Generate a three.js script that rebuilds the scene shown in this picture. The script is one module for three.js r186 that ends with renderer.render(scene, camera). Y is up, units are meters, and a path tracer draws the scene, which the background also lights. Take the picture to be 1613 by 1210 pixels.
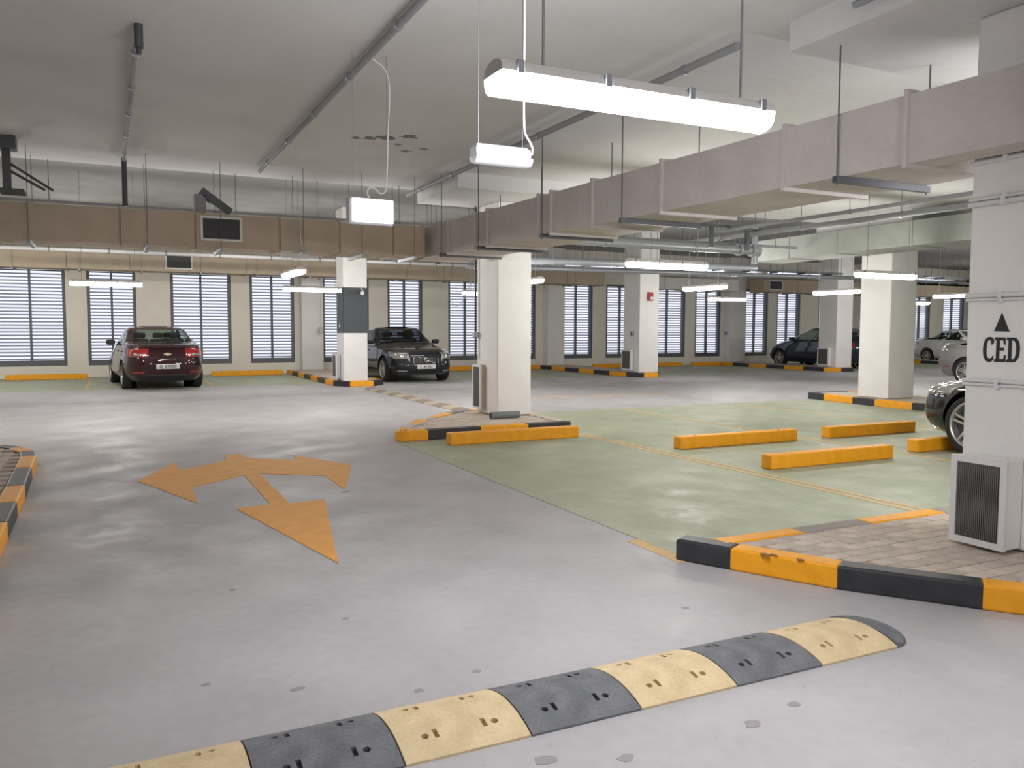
import * as THREE from 'three';
import { RoundedBoxGeometry } from 'three/addons/geometries/RoundedBoxGeometry.js';
import { mergeGeometries, mergeVertices } from 'three/addons/utils/BufferGeometryUtils.js';
import { RectAreaLightUniformsLib } from 'three/addons/lights/RectAreaLightUniformsLib.js';
import { FontLoader } from 'three/addons/loaders/FontLoader.js';
import { TextGeometry } from 'three/addons/geometries/TextGeometry.js';
import { Brush, Evaluator, SUBTRACTION } from 'three-bvh-csg';
import { createNoise2D } from 'simplex-noise';

// ------------------------------------------------------------------ camera, sky, exposure
RectAreaLightUniformsLib.init();
const scene = new THREE.Scene();
const renderer = new THREE.WebGLRenderer({ antialias: true });
renderer.toneMapping = THREE.LinearToneMapping;
renderer.toneMappingExposure = 1.6;
renderer.shadowMap.enabled = true;
const F = 1290, RAD = Math.PI / 180;
const camera = new THREE.PerspectiveCamera(2 * Math.atan(605 / F) / RAD, 1613 / 1210, 0.05, 200);
camera.position.set(0, 1.42, 0);
camera.rotation.order = 'YXZ';
camera.rotation.set(-3.7979 * RAD, -26.0228 * RAD, 0.167 * RAD);
scene.add(camera);
scene.background = new THREE.Color().setRGB(0.6, 0.615, 0.71);      // bright overcast sky outside the louvres
const LAMP_POWER = 10, LAMP_FLANK = 84, NEAR_POWER = 36, NEAR_FLANK = 108, LAMP_GLOW = 8;               // the newer far tubes shine brighter and a little warmer
const LAMP_COLOR = new THREE.Color().setRGB(1.0, 0.965, 0.92), NEAR_COLOR = new THREE.Color().setRGB(0.97, 0.96, 1.0);

// ------------------------------------------------------------------ random, noise, textures
let seed = 7;
const rnd = () => { seed = (seed * 1664525 + 1013904223) >>> 0; return seed / 4294967296; };
const noise = createNoise2D(rnd);
function dataTexture(n, fn, srgb = true) {
  const d = new Uint8Array(n * n * 4);
  for (let j = 0; j < n; j++) for (let i = 0; i < n; i++) {
    const c = fn(i / n, j / n), k = (j * n + i) * 4;
    for (let q = 0; q < 3; q++) d[k + q] = Math.max(0, Math.min(255, Math.round((Array.isArray(c) ? c[q] : c) * 255)));
    d[k + 3] = 255;
  }
  const t = new THREE.DataTexture(d, n, n); t.wrapS = t.wrapT = THREE.RepeatWrapping;
  t.magFilter = THREE.LinearFilter; t.minFilter = THREE.LinearMipmapLinearFilter; t.generateMipmaps = true;
  if (srgb) t.colorSpace = THREE.SRGBColorSpace; t.needsUpdate = true; return t;
}
// noise that tiles, period 1 in u and v
function tile(u, v, f, o = 0) {
  const m = (a, b) => noise(a * f + o, b * f - o), s = (x) => x * x * (3 - 2 * x), a = s(u), b = s(v);
  return (m(u, v) * (1 - a) + m(u - 1, v) * a) * (1 - b) + (m(u, v - 1) * (1 - a) + m(u - 1, v - 1) * a) * b;
}
const clampMix = (a, b, t) => a.map((x, i) => x + (b[i] - x) * t);
function mottled(base, amp, n = 512, f1 = 6, f2 = 40, streak = 0, speck = 0) {
  const rs = []; for (let i = 0; i < n * n; i++) rs.push(rnd());
  return dataTexture(n, (u, v) => {
    let k = amp * (0.55 * tile(u, v, f1) + 0.3 * tile(u, v, f2, 9) + 0.25 * (rs[Math.floor(v * n) * n + Math.floor(u * n)] - 0.5));
    if (streak) k += streak * tile(u * 1, v, 3, 31) * tile(u, v, 14, 5);
    if (speck && rs[(Math.floor(v * n) * n + Math.floor(u * n) + 77) % (n * n)] < speck) k -= 0.12;
    return base.map((x) => x + k);
  });
}
const T = {
  floor: mottled([0.705, 0.695, 0.70], 0.055, 1024, 7, 60, 0.06, 0.0006),
  green: mottled([0.665, 0.69, 0.59], 0.05, 1024, 7, 50, 0.05, 0.0004),
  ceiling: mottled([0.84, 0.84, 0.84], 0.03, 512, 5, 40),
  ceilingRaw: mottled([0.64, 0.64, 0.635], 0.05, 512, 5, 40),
  wall: mottled([0.93, 0.91, 0.87], 0.02, 512, 5, 40),
  column: mottled([0.91, 0.905, 0.895], 0.02, 512, 5, 30),
  ductGrey: mottled([0.79, 0.76, 0.745], 0.04, 512, 5, 30),
  ductGreen: mottled([0.62, 0.635, 0.61], 0.04, 512, 5, 30),
  line: mottled([0.86, 0.73, 0.53], 0.06, 256, 5, 30),
  duct: mottled([0.75, 0.69, 0.615], 0.04, 512, 5, 30),
  paver: mottled([0.81, 0.755, 0.70], 0.08, 256, 5, 40),
  yellow: mottled([0.97, 0.665, 0.1], 0.05, 256, 5, 30),
  black: mottled([0.20, 0.205, 0.22], 0.05, 256, 5, 30),
  bumpYellow: mottled([0.87, 0.785, 0.62], 0.08, 256, 4, 26),
  bumpBlack: mottled([0.45, 0.46, 0.475], 0.09, 256, 4, 26),
  arrow: mottled([0.93, 0.67, 0.33], 0.05, 256, 5, 30),
  rough: dataTexture(256, (u, v) => 0.62 + 0.14 * tile(u, v, 6) + 0.08 * tile(u, v, 30, 3), false),
  grain: dataTexture(256, () => rnd(), false),
};
function rep(t, size) { const c = t.clone(); c.repeat.set(1 / size, 1 / size); c.needsUpdate = true; return c; }
const std = (o) => new THREE.MeshStandardMaterial(o);
const lin = (r, g, b) => new THREE.Color().setRGB(r, g, b);
const M = {
  floor: std({ map: rep(T.floor, 6), roughnessMap: rep(T.rough, 5), roughness: 0.95, metalness: 0 }),
  green: std({ map: rep(T.green, 5), roughnessMap: rep(T.rough, 4), roughness: 1.0 }),
  ceiling: std({ map: rep(T.ceiling, 5), roughness: 0.95 }),
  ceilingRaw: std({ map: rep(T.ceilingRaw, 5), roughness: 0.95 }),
  wall: std({ map: rep(T.wall, 3), roughness: 0.9 }),
  column: std({ map: rep(T.column, 3), roughness: 0.75 }),
  duct: std({ map: rep(T.duct, 2.5), roughness: 0.8 }),
  ductGreen: std({ map: rep(T.ductGreen, 2.5), roughness: 0.8 }),
  rodGrey: std({ color: lin(0.16, 0.165, 0.175), roughness: 0.5, metalness: 0.3 }),
  ductPale: std({ map: rep(T.column, 2.5), roughness: 0.8 }),
  paver: [0.86, 0.95, 1.04].map((k) => std({ map: rep(T.paver, 0.9), color: lin(k, k, k), roughness: 0.95 })),
  chip: std({ color: lin(0.3, 0.16, 0.05), roughness: 0.9 }),
  mortar: std({ color: lin(0.38, 0.34, 0.3), roughness: 1 }),
  yellow: std({ map: rep(T.yellow, 0.8), roughness: 0.55 }),
  black: std({ map: rep(T.black, 0.8), roughness: 0.5 }),
  bumpYellow: std({ map: rep(T.bumpYellow, 0.6), roughness: 0.85, bumpMap: rep(T.grain, 0.35), bumpScale: 0.0012 }),
  bumpBlack: std({ map: rep(T.bumpBlack, 0.6), roughness: 0.85, bumpMap: rep(T.grain, 0.35), bumpScale: 0.0012 }),
  arrow: std({ map: rep(T.arrow, 1.2), roughness: 0.7 }),
  line: std({ map: rep(T.line, 1.2), roughness: 0.75 }),
  frame: std({ color: lin(0.13, 0.14, 0.155), roughness: 0.5, metalness: 0.3 }),
  slat: std({ color: lin(0.33, 0.35, 0.4), roughness: 0.5, metalness: 0.2 }),
  darkMetal: std({ color: lin(0.1, 0.105, 0.115), roughness: 0.5, metalness: 0.5 }),
  galv: std({ color: lin(0.34, 0.36, 0.39), roughness: 0.45, metalness: 0.55 }),
  pipe: std({ color: lin(0.3, 0.31, 0.33), roughness: 0.6 }),
  whitePlastic: std({ color: lin(0.72, 0.72, 0.73), roughness: 0.45 }),
  lampHousing: std({ color: lin(0.7, 0.68, 0.65), roughness: 0.5 }),
  greyPlastic: std({ color: lin(0.5, 0.5, 0.52), roughness: 0.5 }),
  grilleDark: std({ color: lin(0.07, 0.07, 0.075), roughness: 0.6 }),
  grilleFins: std({ color: lin(0.14, 0.135, 0.13), roughness: 0.6 }),
  paint: std({ color: lin(0.025, 0.026, 0.03), roughness: 0.7 }),
  darkPanel: std({ color: lin(0.055, 0.065, 0.075), roughness: 0.45 }),
  lampGlow: new THREE.MeshStandardMaterial({ color: 0xffffff, roughness: 0.4, emissive: LAMP_COLOR, emissiveIntensity: LAMP_GLOW }),
  signGlow: new THREE.MeshStandardMaterial({ color: 0xffffff, roughness: 0.4, emissive: lin(1, 1, 0.98), emissiveIntensity: 1.6 }),
  clear: new THREE.MeshPhysicalMaterial({ color: lin(0.9, 0.92, 0.94), roughness: 0.25, transmission: 0.55, thickness: 0 }),
  red: std({ color: lin(0.4, 0.03, 0.04), roughness: 0.5 }),
  tyre: std({ color: lin(0.018, 0.018, 0.019), roughness: 0.85 }),
  rim: std({ color: lin(0.55, 0.54, 0.52), roughness: 0.3, metalness: 0.8 }),
  darkChrome: std({ color: lin(0.3, 0.3, 0.31), roughness: 0.25, metalness: 1 }),
  chrome: std({ color: lin(0.8, 0.8, 0.8), roughness: 0.12, metalness: 1 }),
  trimBlack: std({ color: lin(0.012, 0.012, 0.013), roughness: 0.45 }),
  interior: std({ color: lin(0.03, 0.03, 0.032), roughness: 0.9 }),
  glass: new THREE.MeshPhysicalMaterial({ color: lin(0.6, 0.7, 0.68), roughness: 0.02, transmission: 1, thickness: 0, ior: 1.5 }),
  tail: new THREE.MeshPhysicalMaterial({ color: lin(0.35, 0.015, 0.02), roughness: 0.15, clearcoat: 1 }),
  head: new THREE.MeshPhysicalMaterial({ color: lin(0.34, 0.34, 0.31), roughness: 0.15, clearcoat: 1, metalness: 0.4 }),
  plate: std({ color: lin(0.6, 0.6, 0.6), roughness: 0.5 }),
  gold: std({ color: lin(0.6, 0.5, 0.32), roughness: 0.3, metalness: 0.7 }),
  cylinderPad: std({ color: lin(0.17, 0.2, 0.21), roughness: 0.6 }),
};
const carPaint = (r, g, b, flake = 0.25) => new THREE.MeshPhysicalMaterial({ color: lin(r, g, b), roughness: 0.45, metalness: flake, specularIntensity: 0.25, clearcoat: 1, clearcoatRoughness: 0.04 });

// ------------------------------------------------------------------ helpers
const counts = {};
const numbered = (n) => { const k = counts[n] = (counts[n] ?? -1) + 1; return k ? n + '_' + String(k).padStart(3, '0') : n; };
function setUp(o) { o.castShadow = true; o.receiveShadow = true; return o; }
function tag(o, label, category, group, kind) {
  if (label) o.userData.label = label; if (category) o.userData.category = category;
  if (group) o.userData.group = group; if (kind) o.userData.kind = kind; return o;
}
function thing(name, label, category, pos = [0, 0, 0], turn = 0, group, kind) {
  const g = new THREE.Group(); g.name = numbered(name); g.position.set(...pos); g.rotation.y = turn; scene.add(g);
  return tag(g, label, category, group, kind);
}
function part(parent, name, geo, mat, label) {
  const m = setUp(new THREE.Mesh(geo, mat)); m.name = name; parent.add(m); if (label) m.userData.label = label; return m;
}
function structure(name, geo, mat, label, category) {
  const m = setUp(new THREE.Mesh(geo, mat)); m.name = name; scene.add(m); return tag(m, label, category, null, 'structure');
}
const V = (x, y, z) => new THREE.Vector3(x, y, z);
function uvm(g) { // uv in metres, from position and the way each face points
  g = g.index ? g.toNonIndexed() : g;
  const p = g.attributes.position, n = g.attributes.normal, uv = new Float32Array(p.count * 2);
  for (let i = 0; i < p.count; i++) {
    const ax = Math.abs(n.getX(i)), ay = Math.abs(n.getY(i)), az = Math.abs(n.getZ(i)), x = p.getX(i), y = p.getY(i), z = p.getZ(i);
    if (ay >= ax && ay >= az) { uv[2 * i] = x; uv[2 * i + 1] = z; } else if (ax >= az) { uv[2 * i] = z; uv[2 * i + 1] = y; } else { uv[2 * i] = x; uv[2 * i + 1] = y; }
  }
  g.setAttribute('uv', new THREE.BufferAttribute(uv, 2)); return g;
}
const clean = (g) => { g = g.index ? g.toNonIndexed() : g; for (const k of Object.keys(g.attributes)) if (!['position', 'normal', 'uv'].includes(k)) g.deleteAttribute(k); return g; };
const merge = (list) => mergeGeometries(list.map(clean));
const box = (w, h, d, x = 0, y = 0, z = 0) => new THREE.BoxGeometry(w, h, d).translate(x, y, z);
const span = (x0, x1, y0, y1, z0, z1) => box(Math.abs(x1 - x0), Math.abs(y1 - y0), Math.abs(z1 - z0), (x0 + x1) / 2, (y0 + y1) / 2, (z0 + z1) / 2);
const rspan = (x0, x1, y0, y1, z0, z1, r = 0.01) => new RoundedBoxGeometry(Math.abs(x1 - x0), Math.abs(y1 - y0), Math.abs(z1 - z0), 2, r).translate((x0 + x1) / 2, (y0 + y1) / 2, (z0 + z1) / 2);
function rod(a, b, r, n = 8) {
  const A = V(...a), B = V(...b), d = B.clone().sub(A), g = new THREE.CylinderGeometry(r, r, d.length(), n);
  g.applyQuaternion(new THREE.Quaternion().setFromUnitVectors(V(0, 1, 0), d.clone().normalize())); return g.translate(...A.add(B).multiplyScalar(0.5).toArray());
}
const tube = (pts, r, n = 24, m = 7) => new THREE.TubeGeometry(new THREE.CatmullRomCurve3(pts.map((p) => V(...p))), n, r, m);
function prism(pts, y0, y1, bevel = 0) { // pts are [x, z]
  const s = new THREE.Shape(pts.map(([x, z]) => new THREE.Vector2(x, -z)));
  const g = new THREE.ExtrudeGeometry(s, { depth: y1 - y0 - 2 * bevel, bevelEnabled: bevel > 0, bevelSize: bevel, bevelThickness: bevel, bevelOffset: -bevel, bevelSegments: 2 });
  return g.rotateX(-Math.PI / 2).translate(0, y0 + bevel, 0);
}
const inside = (pts, x, z) => { let c = false; for (let i = 0, j = pts.length - 1; i < pts.length; j = i++) { const [a, b] = pts[i], [p, q] = pts[j]; if ((b > z) !== (q > z) && x < (p - a) * (z - b) / (q - b) + a) c = !c; } return c; };

// ------------------------------------------------------------------ the shell
const XL = -9, XR = 46, ZB = 7, ZW = -26.8, CEIL = 3.5, TOP = 4.4, STEP = -11.8;
structure('floor', uvm(span(XL, XR, -0.3, 0, ZW - 0.3, ZB)), M.floor, 'smooth grey painted concrete floor of the car park', 'floor');
structure('ceiling', uvm(span(XL, XR, CEIL, TOP + 0.25, STEP, ZB)), M.ceiling, 'grey concrete ceiling slab over the near bays', 'ceiling');
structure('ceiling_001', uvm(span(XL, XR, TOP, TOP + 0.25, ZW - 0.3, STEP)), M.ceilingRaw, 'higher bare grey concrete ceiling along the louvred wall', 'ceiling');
structure('wall_left', uvm(span(XL - 0.3, XL, -0.3, TOP + 0.25, ZW - 0.3, ZB)), M.wall, 'plain side wall left of the parking bays', 'wall');
structure('wall_right', uvm(span(XR, XR + 0.3, -0.3, TOP + 0.25, ZW - 0.3, ZB)), M.wall, 'plain side wall at the far right end', 'wall');
structure('wall_rear', uvm(span(XL - 0.3, XR + 0.3, -0.3, TOP + 0.25, ZB, ZB + 0.3)), M.wall, 'plain wall behind the viewer', 'wall');
// louvred windows: [x0, x1]
const WIN = [[-2.95, -1.16], [-0.62, 0.68], [1.62, 3.36], [3.92, 5.3], [6.2, 7.75], [8.4, 9.65], [10.6, 11.95], [12.65, 14.05], [15.14, 16.5], [17.1, 18.5], [19.22, 20.88], [21.38, 22.7], [23.95, 25.26], [25.76, 27.12], [28.2, 29.9], [31.9, 33.6], [34.25, 35.55], [36.45, 38.05], [39.2, 40.9], [-5.6, -3.9]];
const SILL = 0.34, HEAD = 3.16;
{
  const s = new THREE.Shape([[XL, 0], [XR, 0], [XR, TOP], [XL, TOP]].map(([x, y]) => new THREE.Vector2(x, y)));
  const hole = (x0, x1, y0, y1) => s.holes.push(new THREE.Path([[x0, y0], [x0, y1], [x1, y1], [x1, y0]].map(([x, y]) => new THREE.Vector2(x, y))));
  for (const [a, b] of WIN) hole(a, b, SILL, HEAD);
  for (let x = 12; x < 45; x += 4.4) hole(x, x + 4.1, 3.7, 3.94);
  structure('wall_back', uvm(new THREE.ExtrudeGeometry(s, { depth: 0.3, bevelEnabled: false }).translate(0, 0, ZW - 0.3)), M.wall, 'long cream wall pierced by tall louvred windows', 'wall');
}
const slatCache = {};
WIN.forEach(([x0, x1], i) => {
  const w = new THREE.Group(); w.name = 'window_' + (i + 1); scene.add(w); tag(w, i % 2 ? 'narrow tall window of pale louvre slats in a dark frame' : 'wide tall window of pale louvre slats in a dark frame', 'window', i % 2 ? 'narrow louvred windows' : 'wide louvred windows', 'structure');
  const t = 0.085, z = ZW - 0.12, mid = (x0 + x1) / 2;
  const side = (a, b) => span(a, b, SILL, HEAD, z - 0.08, z + 0.08);
  part(w, 'frame', merge([side(x0, x0 + t), side(x1 - t, x1), span(x0 + t, x1 - t, SILL, SILL + 0.16, z - 0.08, z + 0.08), span(x0 + t, x1 - t, HEAD - 0.07, HEAD, z - 0.08, z + 0.08)]), M.frame);
  part(w, 'mullion', span(mid - 0.03, mid + 0.03, SILL + 0.16, HEAD - 0.07, z - 0.075, z + 0.03), M.frame);
  const pw = mid - 0.03 - x0 - t, key = pw.toFixed(3);
  slatCache[key] ??= new THREE.BoxGeometry(pw, 0.009, 0.1).rotateX(20 * RAD);
  const n = 26, y0 = SILL + 0.2, dy = (HEAD - 0.1 - y0) / n;
  for (const cx of [x0 + t + pw / 2, x1 - t - pw / 2]) for (let k = 0; k <= n; k++) { const m = part(w, 'slat', slatCache[key], M.slat); m.position.set(cx, y0 + k * dy, z); }
});
// pilasters on the back wall
for (const [a, b] of [[5.45, 6.13], [14.35, 15.05], [22.85, 23.7], [30.4, 31.2]])
  structure(numbered('pilaster'), uvm(rspan(a, b, 0, TOP, ZW, ZW + 0.4, 0.012)), M.column, 'white pilaster between louvred windows of the back wall', 'pilaster').userData.group = 'wall pilasters';

// ------------------------------------------------------------------ painted floor areas
structure('floor_paint', uvm(prism([[3.18, -3.9], [XR, -3.9], [XR, -12.4], [6.2, -12.4], [5.9, -9.9], [3.18, -9.75]], 0, 0.004)), M.green, 'pale green painted parking bays in the middle of the hall', 'floor paint');
structure('floor_paint_001', uvm(prism([[XL, -21.2], [XR, -21.2], [XR, ZW], [XL, ZW]], 0, 0.004)), M.green, 'pale green painted strip of bays along the louvred wall', 'floor paint');
const lineGroup = 'yellow bay lines';
function bayLine(x0, x1, z0, z1, label, y = 0.004) { tag(part(scene, numbered('bay_line'), uvm(span(x0, x1, y, y + 0.003, z0, z1)), M.line), label, 'line', lineGroup); }
for (const dx of [-0.08, 0.03]) bayLine(5.7 + dx, 5.7 + dx + 0.05, -4.2, -9.6, 'thin yellow line of the double bay divider beside the wheel stops');
for (const x of [8.15, 10.7, 15.9, 18.5]) bayLine(x, x + 0.07, -2, -12.2, 'faded yellow divider line between green bays');
for (const x of [-0.6, 2.2, 9.3, 11.9, 17.6, 20.3]) bayLine(x, x + 0.08, -21.4, -26.2, 'short yellow divider line of a bay at the louvred wall');
bayLine(3.08, 3.18, -3.98, -4.55, 'yellow line at the corner of the green bay', 0.0);
bayLine(7.2, 11.2, -15.0, -15.1, 'faint yellow line across the far aisle', 0.0);
{ // the three-headed arrow
  const A = [[0.18, -8.32], [0.57, -9.31], [0.58, -8.78], [1.08, -9.21], [1.11, -9.62], [1.29, -9.64], [1.3, -9.31], [1.78, -8.93], [1.79, -9.33], [2.22, -8.37], [1.82, -7.1], [1.82, -7.85], [1.27, -8.24], [1.27, -6.71], [1.56, -6.76], [1.2, -4.85], [0.85, -6.69], [1.12, -6.75], [1.12, -8.22], [0.61, -7.78], [0.59, -7.05]];
  tag(part(scene, 'floor_arrow', uvm(prism(A, 0, 0.004)), M.arrow), 'large orange three-headed direction arrow painted on the floor', 'floor marking');
}
{ // dried drips and small debris on the near floor
  const st = std({ color: lin(0.33, 0.31, 0.31), roughness: 0.9 });
  for (const [x, z, r] of [[0.62, -3.2, 0.02], [1.05, -2.98, 0.018], [1.33, -3.05, 0.014], [0.55, -4.6, 0.016], [1.8, -7.0, 0.03], [1.25, -2.3, 0.03], [1.5, -2.2, 0.022], [2.05, -2.2, 0.026], [0.3, -3.4, 0.014], [2.6, -3.3, 0.015], [2.3, -2.25, 0.02], [1.0, -3.9, 0.012]]) {
    const pts = []; for (let k = 0; k < 9; k++) { const a = k / 9 * 6.283, q = r * (0.7 + 0.5 * rnd()); pts.push([x + 1.5 * q * Math.cos(a), z + q * Math.sin(a)]); }
    tag(part(scene, numbered('floor_stain'), prism(pts, 0, 0.0015), st), 'small dark dried drip mark on the grey floor', 'stain', 'drip marks on the floor');
  }
}

{ // damp blotches on the ceiling
  const st = std({ color: lin(0.2, 0.21, 0.21), roughness: 1 });
  for (const [x, z, q] of [[2.45, -8.9, 0.05], [2.6, -8.85, 0.07], [2.75, -8.75, 0.1], [2.95, -8.6, 0.09], [2.95, -9.0, 0.05], [3.15, -9.3, 0.06], [3.3, -9.1, 0.05]]) { const pts = []; for (let k = 0; k < 11; k++) { const a = k / 11 * 6.283, w = q * (0.5 + 0.7 * rnd()); pts.push([x + 1.3 * w * Math.cos(a), z + w * Math.sin(a)]); } tag(part(scene, numbered('ceiling_stain'), prism(pts, CEIL - 0.002, CEIL), st), 'dark damp blotch on the ceiling above the glowing sign', 'stain', 'damp blotches on the ceiling'); }
}

// ------------------------------------------------------------------ kerb islands
function kerbBlock(parent, a, b, inward, mat, h = 0.134, w = 0.14) { // a, b outer edge points, inward = +1 / -1 side
  const d = [b[0] - a[0], b[1] - a[1]], l = Math.hypot(...d), n = [-d[1] / l * w * inward, d[0] / l * w * inward];
  part(parent, 'kerb_block', uvm(prism([a, b, [b[0] + n[0], b[1] + n[1]], [a[0] + n[0], a[1] + n[1]]], 0, h, 0.014)), mat);
}
function kerbRun(parent, pts, start, inward, h) { pts.slice(1).forEach((p, i) => kerbBlock(parent, pts[i], p, inward, (i + start) % 2 ? M.black : M.yellow, h)); }
function pavers(parent, poly, lim, y, sx = 0.2, sz = 0.1, turn = 0) {
  const g = [0, 1, 2].map(() => uvm(new RoundedBoxGeometry(sx - 0.006, 0.05, sz - 0.006, 1, 0.004))), c = Math.cos(turn), s = Math.sin(turn); let n = 0;
  for (let j = -80; j < 80; j++) for (let i = -40; i < 40; i++) {
    const u = (i + (j % 2 ? 0.5 : 0)) * sx, v = j * sz, x = lim[0] + u * c - v * s, z = lim[1] + u * s + v * c;
    if (![[-0.5, -0.5], [0.5, -0.5], [0.5, 0.5], [-0.5, 0.5]].every(([p, q]) => inside(poly, x + (p * sx) * c - q * sz * s, z + (p * sx) * s + q * sz * c))) continue;
    if (n++ > 295) return;
    const m = part(parent, 'paver', g[n % 3], M.paver[Math.floor(rnd() * 3)]); m.position.set(x, y - 0.0295 + (rnd() - 0.5) * 0.003, z); m.rotation.y = -turn;
  }
}
const lerp2 = (a, b, t) => [a[0] + (b[0] - a[0]) * t, a[1] + (b[1] - a[1]) * t];
{ // near island, round the lettered column
  const o = thing('kerb_island', 'paved island with black and yellow kerb around the lettered column', 'kerb');
  const P = [[3.1, -4.03], [3.26, -3.72], [3.54, -3.18], [3.95, -2.62], [4.35, -2.12], [4.9, -1.6], [5.6, -1.2]];
  kerbRun(o, P, 1, -1);
  const far = [[3.3, -3.95], [3.95, -3.95], [4.55, -3.95], [5.3, -3.95], [6.1, -3.95]];
  far.slice(1).forEach((p, i) => kerbBlock(o, far[i], p, 1, [M.yellow, M.mortar, M.yellow, M.mortar][i]));
  for (const [x, z, q] of [[3.35, -3.53, 0.028], [3.385, -3.5, 0.022], [3.45, -3.36, 0.02]]) { const pts = []; for (let k = 0; k < 9; k++) { const a = k / 9 * 6.283, w = q * (0.6 + 0.6 * rnd()); pts.push([x + 0.8 * w * Math.cos(a), z + 1.3 * w * Math.sin(a)]); } part(o, 'chipped_paint', prism(pts, 0.13, 0.1355), M.chip, 'brown chipped paint'); }
  const poly = [[3.3, -3.8], [3.42, -3.62], [3.68, -3.12], [4.07, -2.55], [4.46, -2.05], [5.0, -1.52], [5.6, -1.36], [6.1, -1.36], [6.1, -3.8]];
  part(o, 'island_base', uvm(prism(poly, 0, 0.112)), M.mortar);
  pavers(o, [[3.19, -3.92], [3.31, -3.68], [3.58, -3.15], [3.99, -2.59], [4.4, -2.08], [5.6, -2.08], [5.7, -3.92]], [3.3, -3.75], 0.13, 0.2, 0.1, 0.0);
}
{ // island of the centre column
  const o = thing('kerb_island', 'paved island with curved kerb around the central white column', 'kerb');
  const f = [[3.22, -9.86], [3.62, -9.86], [4.38, -9.9], [5.1, -9.93], [5.78, -9.95]];
  kerbRun(o, f, 0, -1);
  const b = [[3.22, -9.86], [3.36, -10.25], [3.62, -10.68], [3.9, -11.08], [4.18, -11.38], [4.62, -11.85], [5.1, -12.12], [5.78, -12.2], [5.82, -11.1], [5.78, -9.95]];
  b.slice(1).forEach((p, i) => kerbBlock(o, b[i], p, 1, [M.yellow, M.paver[1], M.yellow, M.paver[1], M.yellow, M.black, M.yellow, M.yellow, M.paver[1]][i]));
  const poly = [[3.34, -9.98], [3.48, -10.25], [3.74, -10.62], [4.0, -10.98], [4.28, -11.28], [4.7, -11.73], [5.15, -11.98], [5.66, -12.06], [5.68, -11.1], [5.66, -10.06]];
  part(o, 'island_base', uvm(prism(poly, 0, 0.115)), M.mortar);
  pavers(o, [[3.27, -9.9], [3.4, -10.23], [3.66, -10.64], [3.94, -11.04], [4.22, -11.34], [4.66, -11.81], [5.12, -12.08], [5.75, -12.15], [5.78, -11.1], [5.74, -9.98]], [3.4, -10.2], 0.13, 0.24, 0.12);
}
{ // island beside the lane, rounded far end
  const o = thing('kerb_island', 'long paved island with rounded end and black and yellow kerb', 'kerb');
  const e = []; for (let z = -2; z > -8.2; z -= 0.72) e.push([-0.63 - 0.012 * (-z - 4), z]);
  const arc = []; for (let k = 0; k <= 5; k++) { const a = k / 5 * Math.PI / 2; arc.push([-1.62 + 0.9 * Math.cos(a), -9.55 - 1.25 * Math.sin(a)]); }
  const all = [...e, [-0.7, -8.75], ...arc, [-2.4, -10.85], [-3.3, -10.85], [-4.2, -10.85]];
  kerbRun(o, all, 1, -1);
  const poly = [[-0.78, -2], [-0.8, -8.4], [-0.86, -9.55], [-0.95, -10.0], [-1.2, -10.4], [-1.62, -10.66], [-4.2, -10.7], [-4.2, -2]];
  part(o, 'island_base', uvm(prism(poly, 0, 0.112)), M.mortar);
  pavers(o, [[-0.7, -5], [-0.72, -8.4], [-0.77, -9.55], [-0.86, -10.05], [-1.13, -10.5], [-1.6, -10.77], [-1.9, -10.8], [-1.9, -5]], [-0.95, -8.0], 0.13, 0.25, 0.125);
}
function longIsland(label, x0, x1, zf, zb, start, nose, sg) { // narrow island running to the wall
  const o = thing('kerb_island', label, 'kerb'), n = Math.round((zf - zb) / 0.95), L = [];
  for (let k = 0; k <= n; k++) L.push([x0, zb + (zf - 0.5 - zb) * k / n]);
  L.push([x0 + 0.3, zf]); L.push([x0 + 0.3 + (x1 - x0 - 0.6) * 0.85, zf]); L.push([x1, zf - 0.5]);
  kerbRun(o, L, start, -1);
  const R = []; for (let k = 0; k <= n; k++) R.push([x1, zf - 0.5 - (zf - 0.5 - zb) * k / n]);
  kerbRun(o, R, start, -1);
  part(o, 'island_base', uvm(prism([[x0 + 0.14, zb], [x0 + 0.14, zf - 0.55], [x0 + 0.36, zf - 0.14], [x1 - 0.36, zf - 0.14], [x1 - 0.14, zf - 0.55], [x1 - 0.14, zb]], 0, 0.128)), M.paver[1]);
}
longIsland('narrow kerbed island under the column with the dark painted upper half', 4.95, 6.25, -19.85, ZW + 0.42, 0);
longIsland('narrow kerbed island under the column with the red alarm box', 13.98, 15.2, -20.25, ZW + 0.42, 1);
longIsland('narrow kerbed island beside the parked navy car', 22.2, 23.5, -20.3, ZW + 0.42, 0);
longIsland('narrow kerbed island beside the parked white car', 31.6, 32.8, -20.3, ZW + 0.02, 0);
{
  const o = thing('kerb_island', 'kerbed island under the white column behind the wheel stops', 'kerb');
  kerbRun(o, [[13.05, -12.62], [12.98, -12.14], [12.9, -11.35], [12.86, -10.8], [12.86, -10.0], [12.95, -9.5], [13.3, -9.2], [14.2, -9.2], [14.2, -10.2], [14.2, -11.4], [14.2, -12.62], [13.05, -12.62]], 1, -1);
  part(o, 'island_base', uvm(prism([[13.15, -12.5], [13.0, -10.8], [13.0, -9.95], [13.4, -9.34], [14.06, -9.34], [14.06, -12.5]], 0, 0.128)), M.paver[1]);
}

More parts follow.
